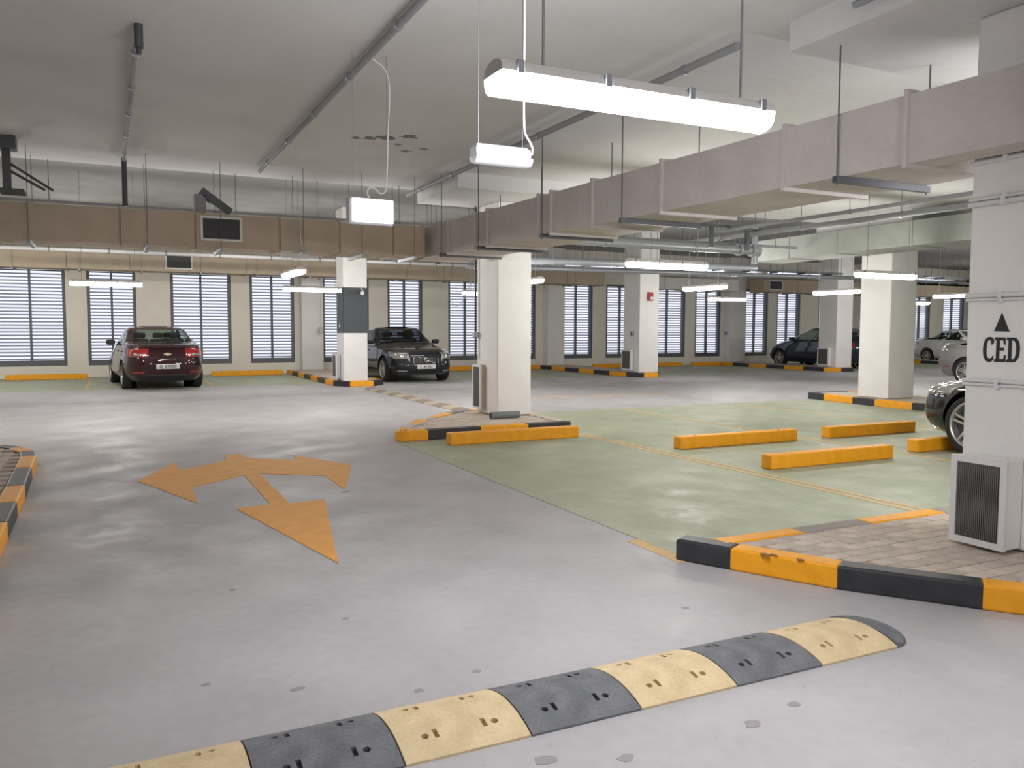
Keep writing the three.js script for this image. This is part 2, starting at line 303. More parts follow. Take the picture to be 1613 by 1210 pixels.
// ------------------------------------------------------------------ columns and drop panels
function column(name, label, x0, x1, z0, z1, y1, y0 = 0.134) { const o = thing(name, label, 'column', [(x0 + x1) / 2, y0, (z0 + z1) / 2]); const w = x1 - x0, d = Math.abs(z1 - z0); part(o, 'shaft', uvm(new RoundedBoxGeometry(w, y1 - y0, d, 2, 0.02).translate(0, (y1 - y0) / 2, 0)), M.column); return o; }
const c1 = column('column', 'white column stencilled with black triangle and the letters CED', 4.75, 5.45, -3.33, -2.63, CEIL - 0.2);
const c2 = column('column', 'central white square column with a fallen grey tube at its foot', 5.13, 5.69, -11.75, -11.0, CEIL - 0.2);
const c3 = column('column', 'broad white column behind the row of yellow wheel stops', 13.15, 13.86, -11.45, -10.75, CEIL - 0.2);
const c4 = column('column', 'white column with a dark painted upper half beside the navy-black sedan', 5.12, 5.72, -20.6, -19.78 - 0.14, TOP);
const c5 = column('column', 'white column carrying a small red alarm box', 14.2, 14.9, -21.25, -20.4, TOP);
const c6 = column('column', 'plain white column in front of the parked navy hatchback', 22.45, 23.2, -21.3, -20.5, TOP);
function panel(label, x0, x1, z0, z1) { structure(numbered('drop_panel'), uvm(span(x0, x1, CEIL - 0.2, CEIL, z0, z1)), M.ceiling, label, 'drop panel'); }
panel('concrete drop panel on the ceiling above the lettered column', 4.17, 6.6, -4.28, -1.6);
panel('concrete drop panel on the ceiling above the central column', 4.17, 6.7, -11.79, -10.19);
panel('concrete drop panel on the ceiling above the broad white column', 12.3, 14.8, -11.79, -9.7);
panel('drop panel on the ceiling further along the bays', 12.3, 14.8, -4.28, -1.6);
{ // dark painted upper half, wrapped round two faces
  part(c4, 'dark_panel', merge([span(-0.306, 0.3, 1.19, 2.31, 0.341, 0.346), span(-0.306, -0.301, 1.19, 2.31, -0.3, 0.346)]), M.darkPanel, 'dark slate painted band');
  const cam = part(c4, 'camera_bracket', rod([0.16, 2.28, 0.345], [0.16, 2.2, 0.5], 0.02), M.whitePlastic); part(cam, 'camera_body', rod([0.16, 2.2, 0.44], [0.12, 2.16, 0.56], 0.045, 12), M.whitePlastic, 'white security camera');
  part(c4, 'white_mark', new THREE.ExtrudeGeometry(new THREE.Shape([[-0.06, 1.3], [0.03, 1.36], [0.05, 1.58], [-0.02, 1.42], [-0.1, 1.4]].map(([x, y]) => new THREE.Vector2(x, y))), { depth: 0.002, bevelEnabled: false }).rotateY(-Math.PI / 2).translate(-0.307, 0, 0), M.greyPlastic, 'worn pale sign marking');
}
const font = await new FontLoader().loadAsync('fonts/droid/droid_serif_bold.typeface.json');
{ // stencil on the near column (face towards -x), and the conduits strapped to it
  const s = new THREE.Group(); s.name = 'stencil'; c1.add(s); s.position.set(-0.3505, -0.13, 0); s.rotation.y = -Math.PI / 2;
  const txt = new TextGeometry('CED', { font, size: 0.142, depth: 0.002, curveSegments: 6, bevelEnabled: true, bevelSize: 0.003, bevelThickness: 0.0005, bevelSegments: 1 }); txt.computeBoundingBox(); const bb = txt.boundingBox; txt.scale(0.225 / (bb.max.x - bb.min.x), 1, 1);
  part(s, 'letters', txt.translate(-0.245 + 0.006, 1.235, 0), M.paint, 'black stencilled letters CED');
  const tri = new THREE.Shape([[-0.17, 1.415], [-0.075, 1.412], [-0.125, 1.525]].map(([x, y]) => new THREE.Vector2(x, y)));
  part(s, 'triangle', new THREE.ExtrudeGeometry(tri, { depth: 0.002, bevelEnabled: false }), M.paint, 'black stencilled triangle');
  for (const [y, r] of [[2.05, 0.016], [2.08, 0.012], [1.5, 0.014], [1.475, 0.01], [0.985, 0.012], [0.962, 0.01], [2.3, 0.014]]) {
    const c = part(c1, 'conduit', rod([-0.35 - r, y, -0.35], [-0.35 - r, y, 0.35], r), M.whitePlastic); part(c, 'clip', rspan(-0.36 - 2 * r, -0.35, y - r - 0.008, y + r + 0.008, -0.14, -0.115, 0.003), M.whitePlastic);
  }
}
function grilleBox(label, pos, turn, w, h, d, bodyMat = M.ductPale) { // front faces +z before turning
  const o = thing('vent_box', label, 'vent box', pos, turn);
  part(o, 'casing', uvm(rspan(-w / 2 + 0.012, w / 2 - 0.012, 0, h, -d, -0.025, 0.008)), bodyMat);
  const f = 0.032 * Math.min(1.4, w / 0.4 + 0.3);
  part(o, 'frame', merge([span(-w / 2, -w / 2 + f, 0, h, -0.025, 0), span(w / 2 - f, w / 2, 0, h, -0.025, 0), span(-w / 2 + f, w / 2 - f, 0, f, -0.025, 0), span(-w / 2 + f, w / 2 - f, h - f, h, -0.025, 0)]), M.whitePlastic);
  part(o, 'backing', span(-w / 2 + f, w / 2 - f, f, h - f, -0.024, -0.02), M.grilleDark);
  const n = Math.max(6, Math.round((w - 2 * f) / 0.012)), list = []; for (let k = 0; k < n; k++) list.push(box((w - 2 * f) / n * 0.55, h - 2 * f, 0.012, -w / 2 + f + (k + 0.5) * (w - 2 * f) / n, h / 2, -0.012));
  const fins = part(o, 'fins', merge(list), M.grilleFins, 'fine dark vertical fins'); fins.userData.kind = 'stuff';
  return o;
}
grilleBox('white-framed vent box with fine dark grille on the lettered column', [4.57, 0.15, -3.095], -Math.PI / 2, 0.345, 0.525, 0.175);
grilleBox('brownish vent box on the back corner of the central column', [5.04, 0.2, -11.58], -Math.PI / 2, 0.3, 0.68, 0.09, M.duct);
grilleBox('small vent box on the column with the red alarm', [14.06, 0.2, -20.9], -Math.PI / 2, 0.5, 0.62, 0.13);
grilleBox('small vent box on the plain column by the navy hatchback', [22.3, 0.2, -20.95], -Math.PI / 2, 0.5, 0.62, 0.14);
grilleBox('small dark vent box on the column with the dark upper half', [4.99, 0.2, -20.4], -Math.PI / 2, 0.4, 0.6, 0.12, M.greyPlastic);
{ // red alarm box and small fittings
  const o = thing('alarm_box', 'small red fire alarm box on a white column', 'alarm', [14.55, 2.42, -20.39]);
  part(o, 'housing', rspan(-0.09, 0.09, -0.13, 0.13, 0, 0.07, 0.015), M.red); part(o, 'sounder', new THREE.CylinderGeometry(0.05, 0.05, 0.03, 14).rotateX(Math.PI / 2).translate(0.01, -0.05, 0.085), M.whitePlastic);
  for (const [label, p] of [['small dark switch plate on the column with the red alarm', [14.19, 1.3, -20.75]], ['small grey switch plate on the pilaster behind the navy car', [22.84, 1.3, -26.6]]]) {
    const s = thing('switch_plate', label, 'switch', p); part(s, 'plate', rspan(-0.03, 0, -0.08, 0.08, -0.09, 0.09, 0.008), M.greyPlastic); part(s, 'rocker', rspan(-0.045, -0.03, -0.04, 0.04, -0.03, 0.03, 0.005), M.darkMetal);
  }
  const t = thing('grey_tube', 'grey rolled tube lying at the foot of the central column', 'tube', [5.12, 0.13, -10.72], 0.02);
  part(t, 'tube_body', new THREE.CylinderGeometry(0.05, 0.05, 0.46, 20).rotateZ(Math.PI / 2).translate(0, 0.05, 0), M.cylinderPad); part(t, 'end_cap', new THREE.CylinderGeometry(0.042, 0.042, 0.004, 20).rotateZ(Math.PI / 2).translate(-0.231, 0.05, 0), M.trimBlack, 'dark open end');
}

// ------------------------------------------------------------------ wheel stops
function wheelStop(x0, x1, z, label, group, h = 0.15, d = 0.15) {
  const o = thing('wheel_stop', label, 'wheel stop', [(x0 + x1) / 2, 0.004, z], 0, group);
  part(o, 'bar', uvm(new RoundedBoxGeometry(x1 - x0, h, d, 2, 0.018).translate(0, h / 2, 0)), M.yellow);
  for (const s of [-1, 1]) part(o, 'bolt', new THREE.CylinderGeometry(0.018, 0.018, 0.006, 10).translate(s * (x1 - x0) * 0.36, h + 0.002, 0), M.galv);
}
wheelStop(3.68, 5.5, -9.32, 'yellow wheel stop in front of the central column kerb');
wheelStop(6.03, 7.89, -7.86, 'yellow wheel stop in the back row, in the bay nearest the central column');
wheelStop(5.98, 7.77, -6.32, 'bright yellow wheel stop in the front row, beside the double bay line');
wheelStop(8.44, 10.1, -7.85, 'yellow wheel stop in the back row, opposite the black car');
wheelStop(8.39, 10.1, -6.5, 'orange wheel stop under the nose of the black car');
wheelStop(-2.62, -0.65, -25.95, 'yellow wheel stop at the louvred wall, along the left flank of the dark red sedan');
wheelStop(2.66, 4.75, -25.95, 'yellow wheel stop at the louvred wall, between the dark red sedan and a kerbed island');
wheelStop(0.0, 1.9, -26.15, 'yellow wheel stop under the nose of the dark red sedan');
for (const [a, b, l] of [[7.0, 8.8, 'yellow wheel stop at the louvred wall behind the blue-black sedan'], [10.0, 12.0, 'yellow wheel stop at the louvred wall in the empty bay beside the blue-black sedan'], [12.5, 13.85, 'yellow wheel stop at the louvred wall against the island of the alarm column'], [16.1, 17.7, 'yellow wheel stop at the louvred wall half hidden by the alarm column'], [18.6, 20.2, 'yellow wheel stop below the white boxed duct, next to the alarm column'], [20.7, 22.1, 'yellow wheel stop below the white boxed duct, next to the navy hatchback']]) wheelStop(a, b, -26.1, l);

// ------------------------------------------------------------------ speed bumps
const evaluator = new Evaluator(); evaluator.attributes = ['position', 'normal', 'uv'];
function bumpGeometry(len, width, h, holes) {
  const s = new THREE.Shape(); s.moveTo(-width / 2, 0); s.lineTo(-width / 2, 0.008);
  for (let k = 0; k <= 16; k++) { const t = -1 + k / 8; s.lineTo(t * width / 2, 0.008 + (h - 0.008) * Math.pow(Math.cos(t * Math.PI / 2), 0.8)); }
  s.lineTo(width / 2, 0);
  let g = new THREE.ExtrudeGeometry(s, { depth: len - 0.004, bevelEnabled: false }).translate(0, 0, -len / 2 + 0.002).rotateY(Math.PI / 2);
  if (!holes) return uvm(g);
  let b = new Brush(g); b.updateMatrixWorld();
  const cuts = [];
  for (const side of [-1, 1]) for (const [x, kind] of [[-0.13, 0], [-0.09, 1], [0.09, 1], [0.13, 0]]) {
    const z = side * width * 0.27;
    const c = kind ? new THREE.BoxGeometry(0.017, 0.05, 0.044) : new THREE.CylinderGeometry(0.0135, 0.0135, 0.05, 12);
    cuts.push(c.rotateX(side * 0.25).translate(x, h * 0.62 + 0.012, z + (kind ? -side * 0.004 : 0)));
  }
  for (const c of cuts) { const k = new Brush(c); k.updateMatrixWorld(); b = evaluator.evaluate(b, k, SUBTRACTION); }
  const out = b.geometry.clone(); out.clearGroups(); return uvm(out);
}
{
  const o = thing('speed_bump', 'black and yellow rubber speed bump with bolt holes across the lane', 'speed bump', [0, 0, -2.66]);
  const g = bumpGeometry(0.46, 0.4, 0.052, true); let k = 0;
  for (let x = 3.13; x > -0.2; x -= 0.462) { const m = part(o, 'bump_module', g, k % 2 ? M.bumpBlack : M.bumpYellow); m.position.set(x - 0.231, 0, 0); k++; }
  const cap = new THREE.SphereGeometry(1, 24, 12, 0, Math.PI * 2, 0, Math.PI / 2); cap.scale(0.17, 0.05, 0.2); const p = cap.attributes.position; for (let i = 0; i < p.count; i++) if (p.getX(i) < 0) p.setX(i, 0); cap.computeVertexNormals();
  const e = part(o, 'end_cap', uvm(cap), M.bumpBlack, 'rounded dark grey end piece'); e.position.set(3.132, 0.001, 0);
  const f = thing('speed_bump', 'faded worn speed bump running from the central island to the far column', 'speed bump', [5.52, 0, -16]);
  const g2 = bumpGeometry(0.46, 0.36, 0.045, false).rotateY(Math.PI / 2);
  const fy = std({ map: rep(T.paver, 0.8), color: lin(0.82, 0.8, 0.75), roughness: 0.9 }), fb = std({ map: rep(T.paver, 0.6), color: lin(0.5, 0.47, 0.43), roughness: 0.9 });
  for (let i = 0; i < 14; i++) { const m = part(f, 'bump_module', g2, i % 2 ? fb : fy); m.position.set(0, 0, -3.2 + i * 0.462); }
}

// ------------------------------------------------------------------ lamps
function lamp(label, x, z, along, y = 2.3, ceil = CEIL, near = false, strength = near ? [NEAR_POWER, NEAR_FLANK] : [LAMP_POWER, LAMP_FLANK]) {
  const L = 1.24, o = thing('tube_light', label, 'lamp', [x, y, z], along === 'x' ? 0 : Math.PI / 2);
  const ends = (w, hgt, n, half) => { const s = new THREE.Shape(); s.moveTo(-w, 0); for (let k = 0; k <= n; k++) { const a = Math.PI * (1 - k / n); s.lineTo(w * Math.cos(a), half * hgt * Math.pow(Math.sin(a), 0.75)); } return new THREE.ExtrudeGeometry(s, { depth: L - 0.05, bevelEnabled: true, bevelSize: 0.0, bevelThickness: 0.025, bevelSegments: 2, bevelOffset: 0 }).translate(0, 0, -(L - 0.05) / 2).rotateY(Math.PI / 2); };
  part(o, 'diffuser', ends(0.074, 0.072, 12, -1), M.lampGlow, 'glowing white diffuser');
  part(o, 'housing', ends(0.078, 0.05, 10, 1).translate(0, 0.001, 0), M.lampHousing, 'grey plastic housing');
  for (const sx of [-0.55, -0.19, 0.19, 0.55]) for (const s of [-1, 1]) part(o, 'clip', rspan(sx - 0.014, sx + 0.014, -0.008, 0.04, s * 0.078 - 0.009, s * 0.078 + 0.009, 0.004), M.galv, 'steel retaining clip');
  for (const sx of [-0.42, 0.5]) part(o, 'hanger_rod', rod([sx, 0.046, 0], [sx, ceil - y, 0], 0.005, 6), M.galv);
  for (const [dy, dz, rx, ry, w] of [[-0.077, 0, -Math.PI / 2, 0, 0.13], [-0.034, 0.079, 0, Math.PI, 0.064], [-0.034, -0.079, 0, 0, 0.064]]) { // the under side and both flanks of the diffuser
    const r = new THREE.RectAreaLight(near ? NEAR_COLOR : LAMP_COLOR, strength[dz ? 1 : 0], L - 0.06, w); r.position.set(0, dy, dz); r.rotation.set(rx, ry, 0); r.castShadow = true; o.add(r);
  }
  return o;
}
const far = 'tube lights along the far aisle';
lamp('long glowing tube light hanging close above the lane with steel clips', 1.85, -2.68, 'x', 2.315, CEIL, true);
lamp('tube light hanging above the dark red sedan', -0.06, -17.6, 'x', 2.3, TOP);
lamp('tube light hanging in front of the column with the dark upper half', 3.95, -18.0, 'x', 2.3, TOP);
lamp('tube light seen end-on above the lane, hung below the beige duct', 2.62, -13.3, 'z', 2.32, TOP);
lamp('tube light hanging above the back row of wheel stops', 6.66, -8.95, 'x');
lamp('tube light hanging in front of the broad white column', 10.88, -9.0, 'x');
lamp('tube light half hidden behind the central column, by its left edge', 8.05, -17.84, 'x', 2.3, TOP);
lamp('tube light seen end-on behind the right edge of the central column', 6.98, -13.75, 'z', 2.33, TOP);
lamp('slanting tube light above the far aisle before the louvred windows', 10.87, -13.35, 'z', 2.3, TOP);
lamp('small far tube light in front of the pilaster by the navy hatchback', 15.3, -17.8, 'x', 2.3, TOP);
lamp('tube light beside the left edge of the broad white column', 14.62, -13.4, 'z', 2.3, TOP);
lamp('tube light above the white car, close to the lettered column', 18.6, -13.3, 'z', 2.3, TOP);
lamp('small far tube light right behind the broad white column', 22.2, -17.3, 'x', 2.3, TOP);
lamp('tube light over the bays beyond the lettered column', 6.4, -2.7, 'x', 2.3, CEIL, true); lamp('tube light over the black car', 10.6, -2.7, 'x');
for (const [x, z, a, l] of [[-4.3, -17.7, 'x', 'tube light over the aisle beyond the dark red sedan'], [-2.3, -13.3, 'z', 'tube light over the lane end beside the long island'], [-3.6, -22.6, 'x', 'tube light by the louvred wall beyond the dark red sedan'], [27.0, -17.5, 'x', 'tube light of the far aisle behind the lettered column'], [31.6, -17.5, 'x', 'tube light of the far aisle beyond the lettered column'], [23.6, -13.3, 'z', 'tube light beside the silver sedan'], [34.3, -21.6, 'x', 'tube light before the white sedan']]) lamp(l, x, z, a, 2.3, TOP);
for (const [x, l] of [[-0.6, 'tube light high between the two beige ducts above the red sedan'], [3.2, 'tube light high between the two beige ducts above the lane'], [7.0, 'tube light high between the two beige ducts above the blue-black sedan']]) lamp(l, x, -22.2, 'x', 3.62, TOP, false, [26, 24]);
lamp('tube light over the lane behind the viewer', 1.85, 3.0, 'x', 2.3, CEIL, true);
{ // unlit emergency bulkhead
  const o = thing('emergency_light', 'unlit white emergency light with clear cover hanging on wires', 'lamp', [1.83, 2.3, -3.88], 0.0);
  part(o, 'body', rspan(-0.16, 0.15, 0.0, 0.05, -0.05, 0.05, 0.012), M.whitePlastic); part(o, 'top_plate', rspan(-0.15, 0.14, 0.05, 0.06, -0.03, 0.03, 0.003), M.greyPlastic);
  const s = new THREE.Shape(); s.moveTo(-0.048, 0); for (let k = 0; k <= 12; k++) { const a = Math.PI * (1 - k / 12); s.lineTo(0.048 * Math.cos(a), -0.035 * Math.sin(a)); }
  part(o, 'cover', new THREE.ExtrudeGeometry(s, { depth: 0.3, bevelEnabled: true, bevelSize: 0.004, bevelThickness: 0.01, bevelSegments: 2 }).translate(0, 0, -0.15).rotateY(Math.PI / 2), M.clear, 'clear ribbed cover');
  for (const x of [-0.13, 0.12]) part(o, 'wire', rod([x, 0.06, 0], [x, CEIL - 2.3, 0], 0.0022, 5), M.galv);
  part(o, 'cable', tube([[0.125, CEIL - 2.3, 0.01], [0.125, 0.7, 0.01], [0.125, 0.2, 0.01], [0.13, 0.14, 0.01], [0.17, 0.08, 0.01], [0.175, 0.04, 0.01], [0.15, 0.02, 0.01]], 0.006, 40), M.whitePlastic, 'white flexible cable');
}
{ // lit sign
  const o = thing('exit_sign', 'glowing blank white sign box with a curled white cable', 'sign', [1.8, 2.21, -6.15], 0.05);
  part(o, 'case', rspan(-0.18, 0.175, 0, 0.2, -0.05, 0.02, 0.008), M.greyPlastic); part(o, 'face', rspan(-0.155, 0.175, 0.02, 0.198, 0.0, 0.03, 0.01), M.signGlow, 'glowing white face');
  for (const x of [-0.13, 0.14]) part(o, 'wire', rod([x, 0.2, -0.02], [x, CEIL - 2.21, -0.02], 0.0022, 5), M.galv);
  part(o, 'cable', tube([[0.0, 0.2, -0.02], [-0.02, 0.25, -0.02], [0.0, 0.29, -0.02], [0.05, 0.28, -0.02], [0.08, 0.25, -0.02], [0.12, 0.26, -0.02], [0.135, 0.34, -0.02], [0.15, 0.7, -0.02], [0.16, 1.1, -0.02], [0.12, 1.2, -0.02], [0.05, 1.24, -0.02], [-0.03, 1.285, -0.02]], 0.006, 60), M.whitePlastic, 'white curled cable');
  const r = new THREE.RectAreaLight(0xffffff, 1.6, 0.3, 0.16); r.position.set(0.01, 0.11, 0.034); r.rotation.y = Math.PI; r.castShadow = true; o.add(r);
}

// ------------------------------------------------------------------ ducts
function ductX(label, xs, y0, y1, z0, z1, top, mat = M.duct) { // runs along x, xs are joints
  const o = thing('air_duct', label, 'duct');
  for (let i = 0; i + 1 < xs.length; i++) part(o, 'duct_section', uvm(span(xs[i] + 0.012, xs[i + 1] - 0.012, y0, y1, z0, z1)), mat);
  for (const x of xs) part(o, 'flange', uvm(span(x - 0.012, x + 0.012, y0 - 0.025, y1 + 0.025, z0 - 0.025, z1 + 0.025)), mat);
  for (const x of xs.slice(0, -1)) { const u = part(o, 'trapeze_hanger', span(x + 0.28, x + 0.32, y0 - 0.04, y0 - 0.001, Math.min(z0, z1) - 0.06, Math.max(z0, z1) + 0.06), M.galv); for (const z of [Math.min(z0, z1) - 0.04, Math.max(z0, z1) + 0.04]) part(u, 'hanger_rod', rod([x + 0.3, y0 - 0.05, z], [x + 0.3, top, z], 0.004, 6), M.rodGrey); }
  return o;
}
const rangeJ = (a, b, n) => Array.from({ length: n + 1 }, (_, i) => a + (b - a) * i / n);
const frontDuct = ductX('beige air duct crossing above the lane with a dark square grille', [-8.9, -6.6, -4.0, -2.55, -1.12, 0.12, 0.96, 1.98, 2.76, 3.5, 3.96], 2.43, 2.85, -10.9, -11.5, CEIL);
const backDuct = ductX('long beige air duct above the louvred windows', rangeJ(-8.9, 16.2, 16), 3.05, 3.55, -25.5, -26.3, TOP);
ductX('white boxed duct over the windows between two columns', rangeJ(18.6, 22.6, 3), 2.98, 3.42, -25.6, -26.3, TOP, M.ductPale);
ductX('beige air duct at the right end of the louvred wall', rangeJ(23.75, 45.5, 14), 2.98, 3.5, -25.5, -26.3, TOP);
function ductGrille(parent, x0, x1, y0, y1, z) {
  const f = 0.03 * (x1 - x0) / 0.5, g = part(parent, 'grille_frame', merge([span(x0 - f, x0, y0 - f, y1 + f, z - 0.005, z + 0.02), span(x1, x1 + f, y0 - f, y1 + f, z - 0.005, z + 0.02), span(x0, x1, y0 - f, y0, z - 0.005, z + 0.02), span(x0, x1, y1, y1 + f, z - 0.005, z + 0.02)]), M.ductPale, 'pale grille frame');
  const l = [span(x0, x1, y0, y1, z - 0.004, z + 0.003)]; for (let k = 1; k < 14; k++) l.push(box(x1 - x0, (y1 - y0) / 30, 0.012, (x0 + x1) / 2, y0 + (y1 - y0) * k / 14, z + 0.008)); part(g, 'grille', merge(l), M.grilleDark, 'dark grille');
}
ductGrille(frontDuct, 1.05, 1.49, 2.54, 2.79, -10.9); ductGrille(backDuct, 1.47, 2.12, 3.16, 3.52, -25.5);
{ const d = scene.children.find((c) => c.userData.label?.startsWith('beige air duct at the right')); ductGrille(d, 24.1, 24.75, 3.1, 3.42, -25.5); }
{ // the main duct: sections along a slightly skewed line, from beside the lettered column to the cross duct
  const o = thing('air_duct', 'large pale air duct running past the lettered column to the centre', 'duct');
  const xa = (z) => 4.07 + (z + 10.9) * (0.41 / 8.05), Y0 = 2.45, Y1 = 2.87;
  const zs = [2.2, -0.9, -3.55, -4.52, -5.9, -6.95, -7.72, -7.98, -9.2, -9.55, -10.35, -10.62, -11.5];
  const quad = (za, zb, wa, wb, e, y0, y1) => prism([[xa(za) - e, za], [xa(za) + wa + e, za], [xa(zb) + wb + e, zb], [xa(zb) - e, zb]].reverse(), y0, y1);
  zs.slice(0, -1).forEach((z, i) => {
    const w = z > -3.5 ? 0.24 : 0.8, zb = zs[i + 1];
    part(o, 'duct_section', uvm(quad(z - 0.012, zb + 0.012, w, w, 0, Y0, Y1)), M.ductMain ??= std({ map: rep(T.ductGrey, 2.5), roughness: 0.75 }));
    part(o, 'flange', uvm(quad(zb + 0.014, zb - 0.014, w, w, 0.028, Y0 - 0.028, Y1 + 0.028)), M.ductMain);
    if (i > 1 && i % 2 === 0) { const zz = (z + zb) / 2, h = part(o, 'trapeze_hanger', span(xa(zz) - 0.06, xa(zz) + w + 0.06, Y0 - 0.045, Y0 - 0.001, zz - 0.02, zz + 0.02), M.darkMetal); for (const x of [xa(zz) - 0.04, xa(zz) + w + 0.04]) part(h, 'hanger_rod', rod([x, Y0 - 0.06, zz], [x, CEIL, zz], 0.006, 6), M.rodGrey); }
  });
}
{ // second main duct, left of the broad column
  const o = thing('air_duct', 'greenish grey air duct in front of the broad white column', 'duct');
  const zs = [4, 1, -1.6, -4.4, -6.2, -8.0, -9.6, -11.2, -12.4, -13.4];
  zs.slice(0, -1).forEach((z, i) => { part(o, 'duct_section', uvm(span(12.2, 13.05, 2.86, CEIL - 0.22, z - 0.012, zs[i + 1] + 0.012)), M.ductGreen); part(o, 'flange', uvm(span(12.185, 13.065, 2.845, CEIL - 0.205, zs[i + 1] - 0.012, zs[i + 1] + 0.012)), M.ductGreen); });
}

// ------------------------------------------------------------------ pipes, trays, brackets
function pipe(label, a, b, r, clamps = 4, mat = M.pipe, up = null) {
  const o = thing('ceiling_pipe', label, 'pipe'); part(o, 'pipe_run', rod(a, b, r, 12), mat);
  for (let k = 0; k < clamps; k++) {
    const t = (k + 0.5) / clamps, p = a.map((x, i) => x + (b[i] - x) * t), d = V(b[0] - a[0], b[1] - a[1], b[2] - a[2]).normalize();
    const c = part(o, 'clamp', rod(p.map((x, i) => x - d.getComponent(i) * 0.02), p.map((x, i) => x + d.getComponent(i) * 0.02), r + 0.008, 12), M.galv);
    if (up) part(c, 'hanger_rod', rod([p[0], p[1] + r, p[2]], [p[0], up, p[2]], 0.005, 6), M.rodGrey);
  }
  return o;
}
const p1 = pipe('thin grey pipe under the ceiling with a dark drop above the cross duct', [0.22, CEIL - 0.05, -6.3], [0.19, CEIL - 0.05, -11.1], 0.022, 5);
part(p1, 'drop_pipe', rod([0.19, CEIL - 0.02, -11.1], [0.19, 2.9, -11.1], 0.032, 10), M.darkMetal);
for (const [x, z] of [[0.22, -6.3]]) part(p1, 'sprinkler_head', merge([rod([x, CEIL, z], [x, CEIL - 0.16, z], 0.03, 10), rod([x, CEIL - 0.16, z], [x, CEIL - 0.2, z], 0.016, 8)]), M.darkMetal);
pipe('straight grey pipe under the ceiling above the painted arrow', [1.77, CEIL - 0.06, 4], [1.77, CEIL - 0.06, -11.0], 0.028, 12);
pipe('grey pipe under the ceiling beside the main duct', [4.0, CEIL - 0.09, -4.6], [4.0, CEIL - 0.09, -11.75], 0.03, 6);
pipe('upper thin pipe hung beyond the main duct', [9.34, 3.1, -11.2], [9.64, 3.1, -2], 0.028, 5, M.pipe, CEIL);
pipe('lower thicker sprinkler pipe hung beyond the main duct', [10.0, 3.1, -12.8], [10.75, 3.1, -2], 0.045, 6, M.pipe, CEIL);
{ const p = pipe('thick grey main pipe crossing behind the central column', [6.0, 2.87, -11.62], [10.6, 2.87, -11.62], 0.075, 5, M.galv, CEIL); part(p, 'valve', merge([rod([10.5, 2.87, -11.62], [10.68, 2.87, -11.62], 0.11, 14), rod([10.2, 2.87, -11.62], [10.26, 2.87, -11.62], 0.105, 14), rod([10.6, 2.62, -11.62], [10.6, 3.3, -11.62], 0.06, 12)]), M.galv, 'flanged valve end'); }
pipe('thin pipe above the thick main pipe', [6.6, 3.0, -12.0], [12.0, 3.02, -12.0], 0.025, 5, M.pipe, TOP);
pipe('grey pipe crossing the far aisle high above the lights', [6.4, 2.75, -14.2], [13, 2.82, -14.2], 0.07, 7, M.galv, TOP);
pipe('lower grey pipe crossing the far aisle', [6.9, 2.78, -16.4], [21, 2.9, -16.4], 0.05, 12, M.galv, TOP);
pipe('long thin pipe above the beige cross duct', [-8.9, 2.98, -11.7], [4.3, 2.98, -11.7], 0.02, 12, M.pipe, TOP);
pipe('pale pipe running between the two beige ducts', [-8.9, 3.42, -23.9], [13, 3.42, -23.9], 0.05, 16, M.whitePlastic, TOP);
pipe('pale pipe high along the louvred wall at the right', [23, 3.3, -21.5], [45, 3.3, -21.5], 0.06, 12, M.galv, TOP);
pipe('sprinkler pipe beside the near drop panel', [4.12, CEIL - 0.1, -3.7], [4.12, CEIL - 0.1, 1.5], 0.022, 3);
function tray(label, x0, x1, y, z) {
  const o = thing('cable_tray', label, 'cable tray'); part(o, 'tray', merge([span(x0, x1, y, y + 0.006, z - 0.12, z + 0.12), span(x0, x1, y, y + 0.05, z - 0.12, z - 0.114), span(x0, x1, y, y + 0.05, z + 0.114, z + 0.12)]), M.galv);
  const n = Math.round((x1 - x0) / 1.1); for (let k = 0; k < n; k++) { const x = x0 + (k + 0.5) * (x1 - x0) / n, h = part(o, 'support', span(x - 0.02, x + 0.02, y - 0.04, y - 0.001, z - 0.16, z + 0.16), M.darkMetal); for (const s of [-1, 1]) part(h, 'hanger_rod', rod([x, y - 0.05, z + s * 0.145], [x, TOP, z + s * 0.145], 0.005, 6), M.rodGrey); }
}
tray('galvanised cable tray hung above the far aisle', 6.2, 20, 3.12, -18.2);
tray('second galvanised cable tray nearer the louvred windows', 6.4, 30, 3.25, -21.2);
tray('cable tray hung in the far right of the hall', 21, 44, 2.95, -16);
for (const [label, x, z] of [['steel strut bracket on the pipes beyond the main duct', 9.0, -10.9], ['heavier steel strut bracket at the end of the thick pipe', 9.95, -11.1]]) {
  const o = thing('strut_bracket', label, 'bracket'); part(o, 'post', span(x - 0.03, x + 0.03, 2.8, 3.16, z - 0.03, z + 0.03), M.darkMetal); part(o, 'arm', span(x - 0.25, x + 0.4, 3.13, 3.17, z + 0.031, z + 0.07), M.darkMetal); for (const s of [-0.2, 0.35]) part(o, 'hanger_rod', rod([x + s, 3.17, z + 0.05], [x + s, CEIL, z + 0.05], 0.008, 6), M.rodGrey);
}
